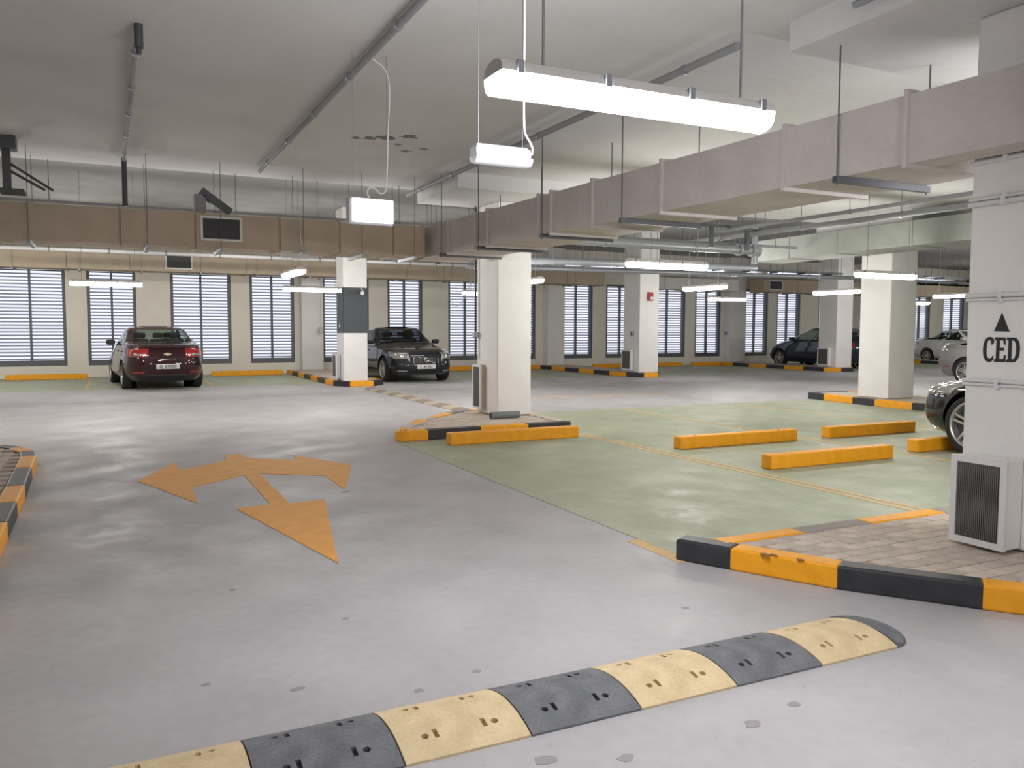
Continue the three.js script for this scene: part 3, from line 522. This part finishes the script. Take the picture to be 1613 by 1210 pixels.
{ // framework at the left edge, duct elbow, hanging loop
  const o = thing('steel_gantry', 'dark steel strut gantry with two slanted braces under the ceiling', 'gantry', [0.28, 0, 0]); part(o, 'post', span(-1.3, -1.22, 2.92, 3.36, -10.6, -10.52), M.darkMetal); part(o, 'head_plate', span(-1.36, -1.16, 3.36, CEIL, -10.66, -10.46), M.darkMetal);
  for (const d of [0, 0.08]) part(o, 'brace', rod([-1.24, 3.22 - d, -10.56], [-0.82 - d, 2.95, -10.56], 0.014, 8), M.darkMetal); part(o, 'foot', span(-1.34, -1.1, 2.9, 2.94, -10.78, -10.5), M.darkMetal);
  const e = thing('flue_elbow', 'dark square duct elbow rising above the beige cross duct', 'duct fitting'); part(e, 'riser', rspan(0.98, 1.12, 2.876, 3.12, -11.3, -11.15, 0.01), M.pipe); part(e, 'slope', rspan(-0.22, 0.22, -0.05, 0.05, -0.07, 0.07, 0.01).rotateZ(-0.62).translate(1.24, 3.04, -11.22), M.darkMetal);
  const c = thing('hanging_cable', 'thin dark cable hanging in a loop before the windows', 'cable'); part(c, 'loop', tube([[7.2, 3.0, -19], [7.28, 2.6, -19], [7.55, 2.15, -19], [7.75, 2.0, -19], [7.95, 2.2, -19], [8.15, 2.7, -19], [8.25, 3.2, -19], [8.3, TOP, -19]], 0.008, 40), M.darkMetal); part(c, 'drop', rod([7.2, 3.0, -19], [7.2, TOP, -19], 0.008, 6), M.darkMetal);
  const pc = thing('pendant_switch', 'small pendant switch hanging on a cord before the white pilaster', 'switch'); part(pc, 'cord', rod([6.0, 1.5, -26.2], [6.0, 3.0, -26.2], 0.008, 6), M.greyPlastic); part(pc, 'handset', rspan(5.95, 6.05, 1.28, 1.5, -26.24, -26.16, 0.02), M.greyPlastic); part(pc, 'cord_bracket', span(5.98, 6.02, 3.0, 3.04, -26.4, -26.18), M.galv);
  const q = thing('conduit_drop', 'dark conduit running down the back corner of the central column', 'conduit'); part(q, 'conduit', rod([5.08, 0.95, -11.7], [5.08, 3.3, -11.7], 0.018, 8), M.darkMetal); part(q, 'junction', rspan(5.04, 5.12, 1.3, 1.38, -11.74, -11.66, 0.006), M.greyPlastic);
  const w = thing('junction_box', 'small white batten with a cable under the beige duct', 'fitting', [2.15, 2.36, -10.8]); part(w, 'case', rspan(-0.17, 0.17, -0.03, 0.03, -0.04, 0.04, 0.01), M.whitePlastic); part(w, 'cable', tube([[0.15, 0.03, 0], [0.1, 0.12, -0.04], [0.08, 0.3, -0.04], [0.08, 0.52, -0.04]], 0.006, 20), M.whitePlastic);
}

// ------------------------------------------------------------------ cars
const N_SUP = 5;
function makeCar(spec) {
  const { L, W, H, table, belt, paint, wheelR = 0.32, axF, axR } = spec, hw = W / 2;
  const ys = table.map((r) => r[0]);
  function level(y) { // monotone smooth interpolation of the outline table
    let i = 0; while (i < ys.length - 2 && y > ys[i + 1]) i++;
    const t = Math.max(0, Math.min(1, (y - ys[i]) / (ys[i + 1] - ys[i])));
    const cub = (k) => { const P = table, a = P[i][k], b = P[i + 1][k], h = ys[i + 1] - ys[i];
      const sl = (b - a) / h, s0 = i > 0 ? (a - P[i - 1][k]) / (ys[i] - ys[i - 1]) : sl, s1 = i < P.length - 2 ? (P[i + 2][k] - b) / (ys[i + 2] - ys[i + 1]) : sl;
      const m0 = s0 * sl > 0 ? 2 * s0 * sl / (s0 + sl) : 0, m1 = s1 * sl > 0 ? 2 * s1 * sl / (s1 + sl) : 0, t2 = t * t, t3 = t2 * t;
      return a * (2 * t3 - 3 * t2 + 1) + h * m0 * (t3 - 2 * t2 + t) + b * (-2 * t3 + 3 * t2) + h * m1 * (t3 - t2); };
    return { xf: cub(1), xr: cub(2), w: cub(3) * hw };
  }
  const e = 2 / N_SUP, lim = Math.pow(0.5, 1 / N_SUP);
  function pt(y, face, q) { // face: F, R (q across z), P (+z side), S (-z side) (q along x, -1 front .. 1 rear); q in -lim..lim
    const { xf, xr, w } = level(y), c = (xf + xr) / 2, a = (xr - xf) / 2, o = Math.pow(Math.max(0, 1 - Math.pow(Math.abs(q), N_SUP)), 1 / N_SUP);
    if (face === 'F') return V(c - a * o, y, w * q); if (face === 'R') return V(c + a * o, y, w * q);
    if (face === 'P') return V(c + a * q, y, w * o); return V(c + a * q, y, -w * o);
  }
  const nodes = []; // once round: front from -z to +z, +z side front to rear, rear +z to -z, -z side rear to front
  const NF = 22, NS = 44;
  for (let k = 0; k < NF; k++) nodes.push(['F', -lim + 2 * lim * k / NF]);
  for (let k = 0; k < NS; k++) nodes.push(['P', -lim + 2 * lim * k / NS]);
  for (let k = 0; k < NF; k++) nodes.push(['R', lim - 2 * lim * k / NF]);
  for (let k = 0; k < NS; k++) nodes.push(['S', lim - 2 * lim * k / NS]);
  const n = nodes.length;
  function skin(y0, y1, rows, keep) {
    const pos = [], idx = []; for (let j = 0; j <= rows; j++) { const y = y0 + (y1 - y0) * j / rows; for (const [f, q] of nodes) pos.push(...pt(y, f, q).toArray()); }
    for (let j = 0; j < rows; j++) for (let i = 0; i < n; i++) { if (keep && !keep(y0 + (y1 - y0) * (j + 0.5) / rows, ...mid(i))) continue; const a = j * n + i, b = j * n + (i + 1) % n; idx.push(a, b, a + n, b, b + n, a + n); }
    return { pos, idx };
  }
  const mid = (i) => { const [f, q] = nodes[i], [f2, q2] = nodes[(i + 1) % n]; return [f, f === f2 ? (q + q2) / 2 : q + Math.sign(f === 'F' || f === 'P' ? 1 : -1) * 0.02]; };
  function toGeo({ pos, idx }) { const g = new THREE.BufferGeometry(); g.setAttribute('position', new THREE.Float32BufferAttribute(pos, 3)); g.setIndex(idx); g.computeVertexNormals(); return g; }
  function cap(s, row, up) { const c = s.pos.length / 3, y = s.pos[row * n * 3 + 1]; let mx = 0; for (let i = 0; i < n; i++) mx += s.pos[(row * n + i) * 3] / n; s.pos.push(mx, y, 0); for (let i = 0; i < n; i++) { const a = row * n + i, b = row * n + (i + 1) % n; up ? s.idx.push(a, b, c) : s.idx.push(b, a, c); } }
  const root = spec.root;
  // lower body with wheel arches cut out
  const lo = skin(table[0][0], belt, 34); cap(lo, 0, false); cap(lo, 34, true);
  let g = toGeo(lo); g.setAttribute('uv', new THREE.BufferAttribute(new Float32Array(g.attributes.position.count * 2), 2));
  const ev = new Evaluator(); ev.attributes = ['position', 'normal', 'uv'];
  let b = new Brush(g); b.updateMatrixWorld();
  for (const x of [axF, axR]) for (const s of [-1, 1]) { const c = new Brush(new THREE.CylinderGeometry(wheelR + 0.055, wheelR + 0.055, 0.5, 36).rotateX(Math.PI / 2).translate(x, wheelR + 0.01, s * (hw - 0.1))); c.updateMatrixWorld(); b = ev.evaluate(b, c, SUBTRACTION); }
  const bg = b.geometry.clone(); bg.clearGroups();
  const body = part(root, 'body', bg, paint);
  // cabin shell with window openings, and the panes that fill them
  const yTop = table[table.length - 1][0], rows = 30, glassTop = spec.glassTop, glassLow = belt + 0.03;
  const isGlass = (y, f, q) => { if (y < glassLow || y > glassTop) return ''; if (f === 'F') return Math.abs(q) < 0.84 ? 'windscreen' : ''; if (f === 'R') return spec.rearGlass === false ? '' : Math.abs(q) < 0.82 && y > (spec.rearLow ?? glassLow) ? 'rear_window' : ''; const p = q; const [a, m0, m1, z] = spec.side; return p > a && p < m0 ? 'front_side_window' : p > m1 && p < z ? 'rear_side_window' : ''; };
  const up = skin(belt, yTop, rows, (y, f, q) => !isGlass(y, f, q)); cap(up, rows, true); part(root, 'cabin_shell', toGeo(up), paint);
  for (const nm of ['windscreen', 'rear_window', 'front_side_window', 'rear_side_window']) for (const sd of nm.includes('side') ? ['P', 'S'] : ['']) { const s = skin(belt, yTop, rows, (y, f, q) => isGlass(y, f, q) === nm && (!sd || f === sd)); if (s.idx.length) part(root, nm, toGeo(s), spec.glass ?? M.glass); }
  // interior
  const f0 = level(belt + 0.1), deck = span(f0.xf + 0.1, f0.xr - 0.1, belt - 0.012, belt + 0.006, -f0.w * 0.9, f0.w * 0.9); part(root, 'interior_deck', deck, M.interior);
  const cx = (level(glassTop).xf + level(glassTop).xr) / 2;
  for (const [dx, zz] of [[-0.35, -0.36], [-0.35, 0.36], [0.55, -0.4], [0.55, 0], [0.55, 0.4]]) { const top = glassTop - 0.13; const s = part(root, 'seat_back', rspan(cx + dx - 0.07, cx + dx + 0.07, belt + 0.006, top - 0.09, zz - 0.19, zz + 0.19, 0.05), M.interior); part(s, 'headrest', rspan(cx + dx - 0.045, cx + dx + 0.045, top - 0.07, top + 0.06, zz - 0.12, zz + 0.12, 0.04), M.interior); }
  // surface patches: outer sheet with skirt
  const patch = (face, y0, y1, q0, q1, off = 0.008, slant = 0, ny = 6, nq = 8) => {
    const pos = [], idx = [];
    const P = (y, q) => { const p = pt(y, face, q), d = 0.01, py = pt(Math.min(y + d, yTop), face, q).sub(p), pq = pt(y, face, q + d).sub(p), nn = py.cross(pq).normalize(); const c = level(y), cc = V((c.xf + c.xr) / 2, y, 0); if (nn.dot(p.clone().sub(cc)) < 0) nn.negate(); return [p, nn]; };
    for (const o of [off, -0.02]) for (let j = 0; j <= ny; j++) for (let i = 0; i <= nq; i++) { const y = y0 + (y1 - y0) * j / ny, t = j / ny, qa = q0 + slant * t, q = qa + (q1 - qa) * i / nq; const [p, nn] = P(y, q); pos.push(...p.addScaledVector(nn, o).toArray()); }
    const w = nq + 1, S = w * (ny + 1), flip = (face === 'F' || face === 'P') === (q1 > q0);
    const tri = (a, b2, c) => flip ? idx.push(a, b2, c) : idx.push(a, c, b2);
    for (let j = 0; j < ny; j++) for (let i = 0; i < nq; i++) { const a = j * w + i; tri(a, a + 1, a + w); tri(a + 1, a + w + 1, a + w); }
    const edge = (a, b2) => { tri(b2, a, a + S); tri(b2, a + S, b2 + S); };
    for (let i = 0; i < nq; i++) { edge(i, i + 1); edge(ny * w + i + 1, ny * w + i); } for (let j = 0; j < ny; j++) { edge((j + 1) * w, j * w); edge(j * w + nq, (j + 1) * w + nq); }
    return toGeo({ pos, idx });
  };
  // wheels
  for (const x of [axF, axR]) for (const s of [-1, 1]) wheel(root, x, wheelR, s * (hw - 0.115), s, spec.spokes ?? 5, spec.rimScale ?? 0.7);
  part(root, 'underbody', span(axF - 0.35, axR + 0.35, table[0][0] + 0.02, 0.5, -hw + 0.35, hw - 0.35), M.trimBlack);
  for (const x of [axF, axR]) for (const s of [-1, 1]) part(root, 'arch_liner', new THREE.CylinderGeometry(wheelR + 0.05, wheelR + 0.05, 0.2, 28, 1, true, Math.PI, Math.PI).rotateX(-Math.PI / 2).rotateY(0).translate(x, wheelR + 0.01, s * (hw - 0.27)), M.trimBlack);
  // mirrors, handles, door seams
  const mx = level(belt + 0.06).xf + 0.38;
  for (const s of [-1, 1]) { const m = part(root, 'mirror', rspan(mx - 0.08, mx + 0.08, belt + 0.01, belt + 0.14, s * (hw + 0.04) - 0.1, s * (hw + 0.04) + 0.1, 0.045), spec.mirrorMat ?? paint); part(m, 'mirror_glass', rspan(mx + 0.078, mx + 0.084, belt + 0.03, belt + 0.12, s * (hw + 0.04) - 0.08, s * (hw + 0.04) + 0.08, 0.002), M.trimBlack); }
  for (const f of ['P', 'S']) for (const q of [0.02, 0.42]) part(root, 'door_handle', patch(f, belt - 0.14, belt - 0.105, q, q + 0.075, 0.02), spec.handleMat ?? paint);
  return { root, patch, pt, level, body };
}
const wheelGeo = {};
function wheel(root, x, R, z, s, spokes, rs) {
  const key = [R, spokes, rs].join();
  wheelGeo[key] ??= (() => {
    const r = R * rs, w = 0.105, prof = [[r, -w], [R - 0.03, -w], [R - 0.008, -w + 0.02], [R, -w + 0.05], [R, w - 0.05], [R - 0.008, w - 0.02], [R - 0.03, w], [r + 0.01, w], [r, w - 0.012], [r, -w]].map(([a, b]) => new THREE.Vector2(a, b));
    const tyre = new THREE.LatheGeometry(prof, 40).rotateX(Math.PI / 2);
    const rimP = [[r + 0.004, -w + 0.02], [r + 0.004, w - 0.004], [r - 0.012, w - 0.004], [r - 0.03, w - 0.03], [r - 0.035, -w + 0.02]].map(([a, b]) => new THREE.Vector2(a, b));
    const list = [new THREE.LatheGeometry(rimP, 40).rotateX(Math.PI / 2)];
    for (let k = 0; k < spokes; k++) for (const o of [-1, 1]) { const q = new RoundedBoxGeometry(r * 0.86, 0.03, 0.03, 1, 0.008); q.translate(r * 0.53, o * 0.022, w - 0.045).rotateZ(o * 0.05).rotateZ(k / spokes * Math.PI * 2 + 0.3); list.push(q); }
    list.push(new THREE.CylinderGeometry(0.06, 0.065, 0.03, 20).rotateX(Math.PI / 2).translate(0, 0, w - 0.04));
    return { tyre, rim: merge(list), disc: new THREE.CylinderGeometry(r - 0.03, r - 0.03, 0.02, 28).rotateX(Math.PI / 2) };
  })();
  const g = new THREE.Group(); g.name = 'wheel'; root.add(g); g.position.set(x, R, z); if (s < 0) g.rotation.y = Math.PI;
  part(g, 'tyre', wheelGeo[key].tyre, M.tyre); part(g, 'rim', wheelGeo[key].rim, M.rim, 'alloy rim'); part(g, 'brake_disc', wheelGeo[key].disc, M.darkMetal);
}
// heading 0 looks towards -z; ref is the world point of one axle centre
function placeCar(name, label, L, axle, [x, z], heading, group) {
  const o = thing(name, label, 'car', [x, 0.004, z], -Math.PI / 2 - heading * RAD);
  o.userData.axle = undefined; delete o.userData.axle; const inner = (g) => g; o.position.set(x, 0.004, z);
  const c = Math.cos(o.rotation.y), s = Math.sin(o.rotation.y); o.position.x -= axle * c; o.position.z += axle * s; return o; // group origin = front bumper centre on the floor
}
function plateText(parent, str, w, h, at, turn, label) {
  const p = new THREE.Group(); p.name = 'number_plate'; p.position.set(...at); p.rotation.y = turn; parent.add(p); p.userData.label = label;
  part(p, 'plate', rspan(-w / 2, w / 2, -h / 2, h / 2, -0.012, 0, 0.005), M.plate);
  const t = new TextGeometry(str, { font: fontSans, size: h * 0.6, depth: 0.002, curveSegments: 3 }); t.computeBoundingBox(); const bb = t.boundingBox; t.translate(-(bb.max.x + bb.min.x) / 2, -h * 0.3, 0); t.scale(Math.min(1, w * 0.9 / (bb.max.x - bb.min.x)), 1, 1);
  part(p, 'characters', t, M.paint);
}
const fontSans = await new FontLoader().loadAsync('fonts/droid/droid_sans_bold.typeface.json');
// outline tables: [y, x front, x rear, half-width factor]
const sedan = (L, H, noseY, deckY) => [[0.2, 0.22, L - 0.24, 0.9], [0.3, 0.06, L - 0.1, 0.965], [0.45, 0.0, L - 0.03, 1.0], [0.58, 0.02, L, 1.0], [noseY, 0.1, L - 0.01, 0.99], [noseY + 0.1, 0.36, L - 0.03, 0.975], [noseY + 0.19, 0.8, L - 0.06, 0.96], [0.96, 1.13, L - 0.1, 0.945], [deckY - 0.035, 1.3, L - 0.2, 0.93], [deckY, 1.42, L - 0.42, 0.91], [deckY + 0.03, 1.5, L - 0.78, 0.895], [deckY + 0.14, 1.72, L - 1.06, 0.83], [H - 0.12, 2.0, L - 1.42, 0.75], [H - 0.05, 2.2, L - 1.72, 0.69], [H - 0.02, 2.38, L - 1.98, 0.58], [H, 2.62, L - 2.3, 0.32]];
{ // dark red sedan, seen from behind
  const L = 4.6, W = 1.79, H = 1.477, o = placeCar('red_sedan', 'dark red sedan parked nose-in towards the louvred wall', L, 3.62, [1.06, -21.35], -5);
  const paint = carPaint(0.03, 0.004, 0.008);
  const c = makeCar({ root: o, L, W, H, table: sedan(L, H, 0.7, 1.06), belt: 1.0, glassTop: 1.385, rearLow: 1.1, paint, axF: 0.93, axR: 3.62, side: [-0.74, -0.1, -0.04, 0.62], mirrorMat: M.trimBlack });
  for (const s of [-1, 1]) { const t = part(o, 'tail_lamp', c.patch('R', 0.76, 0.955, s * 0.87, s * 0.46, 0.012), M.tail, 'red tail lamp'); part(t, 'reverse_lens', c.patch('R', 0.79, 0.84, s * 0.8, s * 0.62, 0.016), M.head, 'pale lens'); part(o, 'tail_lamp_wrap', c.patch(s > 0 ? 'P' : 'S', 0.77, 0.95, 0.87, 0.8, 0.01), M.tail, 'red lamp corner'); part(o, 'bumper_reflector', c.patch('R', 0.4, 0.43, s * 0.8, s * 0.55, 0.01), M.tail); }
  part(o, 'trunk_trim', c.patch('R', 0.712, 0.722, -0.2, 0.2, 0.012), M.darkChrome, 'narrow bright strip'); part(o, 'trunk_lip', c.patch('R', 0.965, 0.985, -0.78, 0.78, 0.012), paint);
  const bow = new THREE.Shape([[-0.075, -0.018], [-0.03, -0.018], [-0.025, -0.032], [0.035, -0.032], [0.03, -0.018], [0.085, -0.018], [0.075, 0.018], [0.03, 0.018], [0.025, 0.032], [-0.035, 0.032], [-0.03, 0.018], [-0.085, 0.018]].map(([x, y]) => new THREE.Vector2(x, y)));
  part(o, 'emblem', new THREE.ExtrudeGeometry(bow, { depth: 0.012, bevelEnabled: false }).rotateY(Math.PI / 2).translate(L - 0.02, 0.83, 0), M.gold, 'pale bow-tie badge');
  part(o, 'lower_valance', c.patch('R', 0.21, 0.36, -0.72, 0.72, 0.006), M.trimBlack);
  plateText(o, 'Q  63900', 0.5, 0.11, [L + 0.022, 0.55, 0], Math.PI / 2, 'white number plate');
}
{ // dark sedan, seen from the front
  const L = 4.63, W = 1.865, H = 1.484, o = placeCar('black_sedan', 'blue-black sedan parked nose-out beside the column with the dark upper half', L, 0.9, [7.46, -21.4], 179);
  const paint = carPaint(0.014, 0.017, 0.024);
  const tb = sedan(L, H, 0.74, 1.06); tb[4][1] = 0.05; tb[5][1] = 0.28;
  const c = makeCar({ root: o, L, W, H, table: tb, belt: 1.0, glassTop: 1.395, rearLow: 1.1, paint, axF: 0.9, axR: 3.68, wheelR: 0.33, side: [-0.76, -0.1, -0.04, 0.6], glass: new THREE.MeshPhysicalMaterial({ color: lin(0.3, 0.33, 0.37), roughness: 0.03, transmission: 1, thickness: 0 }) });
  for (const s of [-1, 1]) {
    const h = part(o, 'headlamp', c.patch('F', 0.64, 0.8, s * 0.87, s * 0.5, 0.012, -s * 0.0), M.head, 'pale swept headlamp'); part(h, 'lens_ring', c.patch('F', 0.68, 0.74, s * 0.74, s * 0.64, 0.018), M.chrome);
    part(o, 'headlamp_wrap', c.patch(s > 0 ? 'P' : 'S', 0.69, 0.82, -0.87, -0.8, 0.012), M.head, 'pale lamp corner');
    part(o, 'side_lamp', c.patch('F', 0.56, 0.68, s * 0.5, s * 0.47, 0.012), M.head, 'upright side lamp');
    part(o, 'fog_trim', c.patch('F', 0.31, 0.34, s * 0.8, s * 0.56, 0.014), M.chrome, 'chrome lower trim'); part(o, 'fog_recess', c.patch('F', 0.35, 0.45, s * 0.8, s * 0.55, 0.004), M.trimBlack);
  }
  const gr = part(o, 'grille', c.patch('F', 0.5, 0.7, -0.36, 0.36, 0.006), M.trimBlack, 'black grille with a slanting chrome bar');
  part(gr, 'grille_frame', c.patch('F', 0.488, 0.5, -0.3, 0.3, 0.016), M.darkChrome); for (const s of [-1, 1]) part(gr, 'grille_side', c.patch('F', 0.5, 0.69, s * 0.375, s * 0.36, 0.016), M.darkChrome);
  part(gr, 'slant_bar', rod([-0.022, 0.52, 0.24], [-0.0, 0.69, -0.24], 0.014, 8), M.chrome, 'slanting chrome bar'); part(gr, 'badge_ring', new THREE.TorusGeometry(0.055, 0.011, 8, 24).rotateY(Math.PI / 2).translate(-0.022, 0.605, 0), M.chrome, 'round chrome badge');
  part(gr, 'badge_arrow', rod([-0.02, 0.645, -0.04], [0.0, 0.69, -0.075], 0.009, 6), M.chrome);
  part(o, 'lower_intake', c.patch('F', 0.26, 0.35, -0.45, 0.45, 0.006), M.trimBlack);
  plateText(o, 'L  41202', 0.52, 0.11, [-0.03, 0.43, 0], -Math.PI / 2, 'white number plate');
}
const hatch = (L, H) => [[0.2, 0.2, L - 0.2, 0.9], [0.32, 0.05, L - 0.06, 0.97], [0.48, 0.0, L, 1.0], [0.62, 0.03, L - 0.01, 1.0], [0.76, 0.14, L - 0.03, 0.99], [0.88, 0.42, L - 0.06, 0.97], [0.98, 0.8, L - 0.1, 0.955], [1.04, 1.05, L - 0.14, 0.94], [1.12, 1.28, L - 0.2, 0.9], [1.25, 1.55, L - 0.32, 0.84], [H - 0.14, 1.9, L - 0.52, 0.77], [H - 0.06, 2.12, L - 0.75, 0.7], [H - 0.02, 2.35, L - 1.0, 0.58], [H, 2.7, L - 1.5, 0.3]];
{ // navy hatchback at the far wall
  const L = 4.3, W = 1.8, H = 1.53, o = placeCar('navy_hatchback', 'navy hatchback parked nose-in behind the plain column and kerb', L, 0.85, [24.75, -24.65], 0);
  const c = makeCar({ root: o, L, W, H, table: hatch(L, H), belt: 1.02, glassTop: 1.43, paint: carPaint(0.018, 0.026, 0.045), axF: 0.85, axR: 3.45, wheelR: 0.33, rimScale: 0.72, side: [-0.78, -0.12, -0.07, 0.6] });
  for (const s of [-1, 1]) part(o, 'headlamp', c.patch('F', 0.68, 0.82, s * 0.86, s * 0.5, 0.01), M.head); part(o, 'bumper_intake', c.patch('F', 0.3, 0.42, -0.6, 0.6, 0.006), M.trimBlack);
  for (const s of [-1, 1]) part(o, 'tail_lamp', c.patch('R', 0.8, 1.0, s * 0.86, s * 0.6, 0.01), M.tail);
}
{ // white sedan at the far wall
  const L = 4.45, W = 1.7, H = 1.5, o = placeCar('white_sedan', 'white sedan parked tail-in at the far right end of the louvred wall', L, 3.5, [33.7, -24.9], 180);
  const c = makeCar({ root: o, L, W, H, table: sedan(L, H, 0.74, 1.08), belt: 1.0, glassTop: 1.4, rearLow: 1.12, paint: carPaint(0.72, 0.73, 0.74, 0), axF: 0.88, axR: 3.5, wheelR: 0.31, rimScale: 0.66, side: [-0.72, -0.08, 0.0, 0.62] });
  for (const s of [-1, 1]) { part(o, 'tail_lamp', c.patch(s > 0 ? 'P' : 'S', 0.8, 0.92, 0.87, 0.78, 0.01), M.tail); part(o, 'headlamp', c.patch('F', 0.68, 0.82, s * 0.86, s * 0.5, 0.01), M.head); }
}
{ // silver sedan, tail beyond the lettered column
  const L = 4.75, W = 1.82, H = 1.47, o = placeCar('silver_sedan', 'silver grey sedan showing its tail beside the lettered column', L, 3.72, [21.15, -14.2], 180);
  const c = makeCar({ root: o, L, W, H, table: sedan(L, H, 0.74, 1.1), belt: 1.0, glassTop: 1.38, rearLow: 1.14, paint: carPaint(0.27, 0.265, 0.255, 0.5), axF: 0.92, axR: 3.72, wheelR: 0.34, rimScale: 0.72, side: [-0.72, -0.08, 0.0, 0.6] });
  for (const s of [-1, 1]) { part(o, 'tail_lamp', c.patch('R', 0.86, 0.96, s * 0.86, s * 0.5, 0.01), M.head); part(o, 'tail_lamp_wrap', c.patch(s > 0 ? 'P' : 'S', 0.88, 0.95, 0.87, 0.8, 0.01), M.head, 'pale tail lamp corner'); part(o, 'headlamp', c.patch('F', 0.68, 0.82, s * 0.86, s * 0.5, 0.01), M.head); part(o, 'bumper_reflector', c.patch(s > 0 ? 'P' : 'S', 0.45, 0.48, 0.86, 0.76, 0.008), M.tail); }
  part(o, 'lower_valance', c.patch('R', 0.21, 0.36, -0.8, 0.8, 0.006), M.trimBlack);
}
{ // black car whose nose shows beside the lettered column
  const L = 4.7, W = 1.85, H = 1.46, o = placeCar('black_coupe', 'glossy black car with large alloy wheels, nose beside the lettered column', L, 0.88, [9.62, -6.0], 0);
  const tb = sedan(L, H, 0.72, 1.06); tb[4][1] = 0.08;
  const c = makeCar({ root: o, L, W, H, table: tb, belt: 1.0, glassTop: 1.38, rearLow: 1.1, paint: carPaint(0.006, 0.007, 0.009, 0.1), axF: 0.88, axR: 3.66, wheelR: 0.345, rimScale: 0.78, side: [-0.74, -0.08, -0.02, 0.6] });
  for (const s of [-1, 1]) { part(o, 'headlamp', c.patch('F', 0.66, 0.8, s * 0.86, s * 0.5, 0.012), M.head, 'clear swept headlamp'); part(o, 'headlamp_wrap', c.patch(s > 0 ? 'P' : 'S', 0.68, 0.8, -0.87, -0.77, 0.012), M.head, 'clear lamp corner'); part(o, 'tail_lamp', c.patch('R', 0.78, 0.95, s * 0.86, s * 0.5, 0.01), M.tail); part(o, 'bumper_blade', c.patch('F', 0.24, 0.27, s * 0.85, s * 0.4, 0.02), M.chrome); }
  part(o, 'grille', c.patch('F', 0.4, 0.66, -0.4, 0.4, 0.008), M.trimBlack);
}

renderer.render(scene, camera);
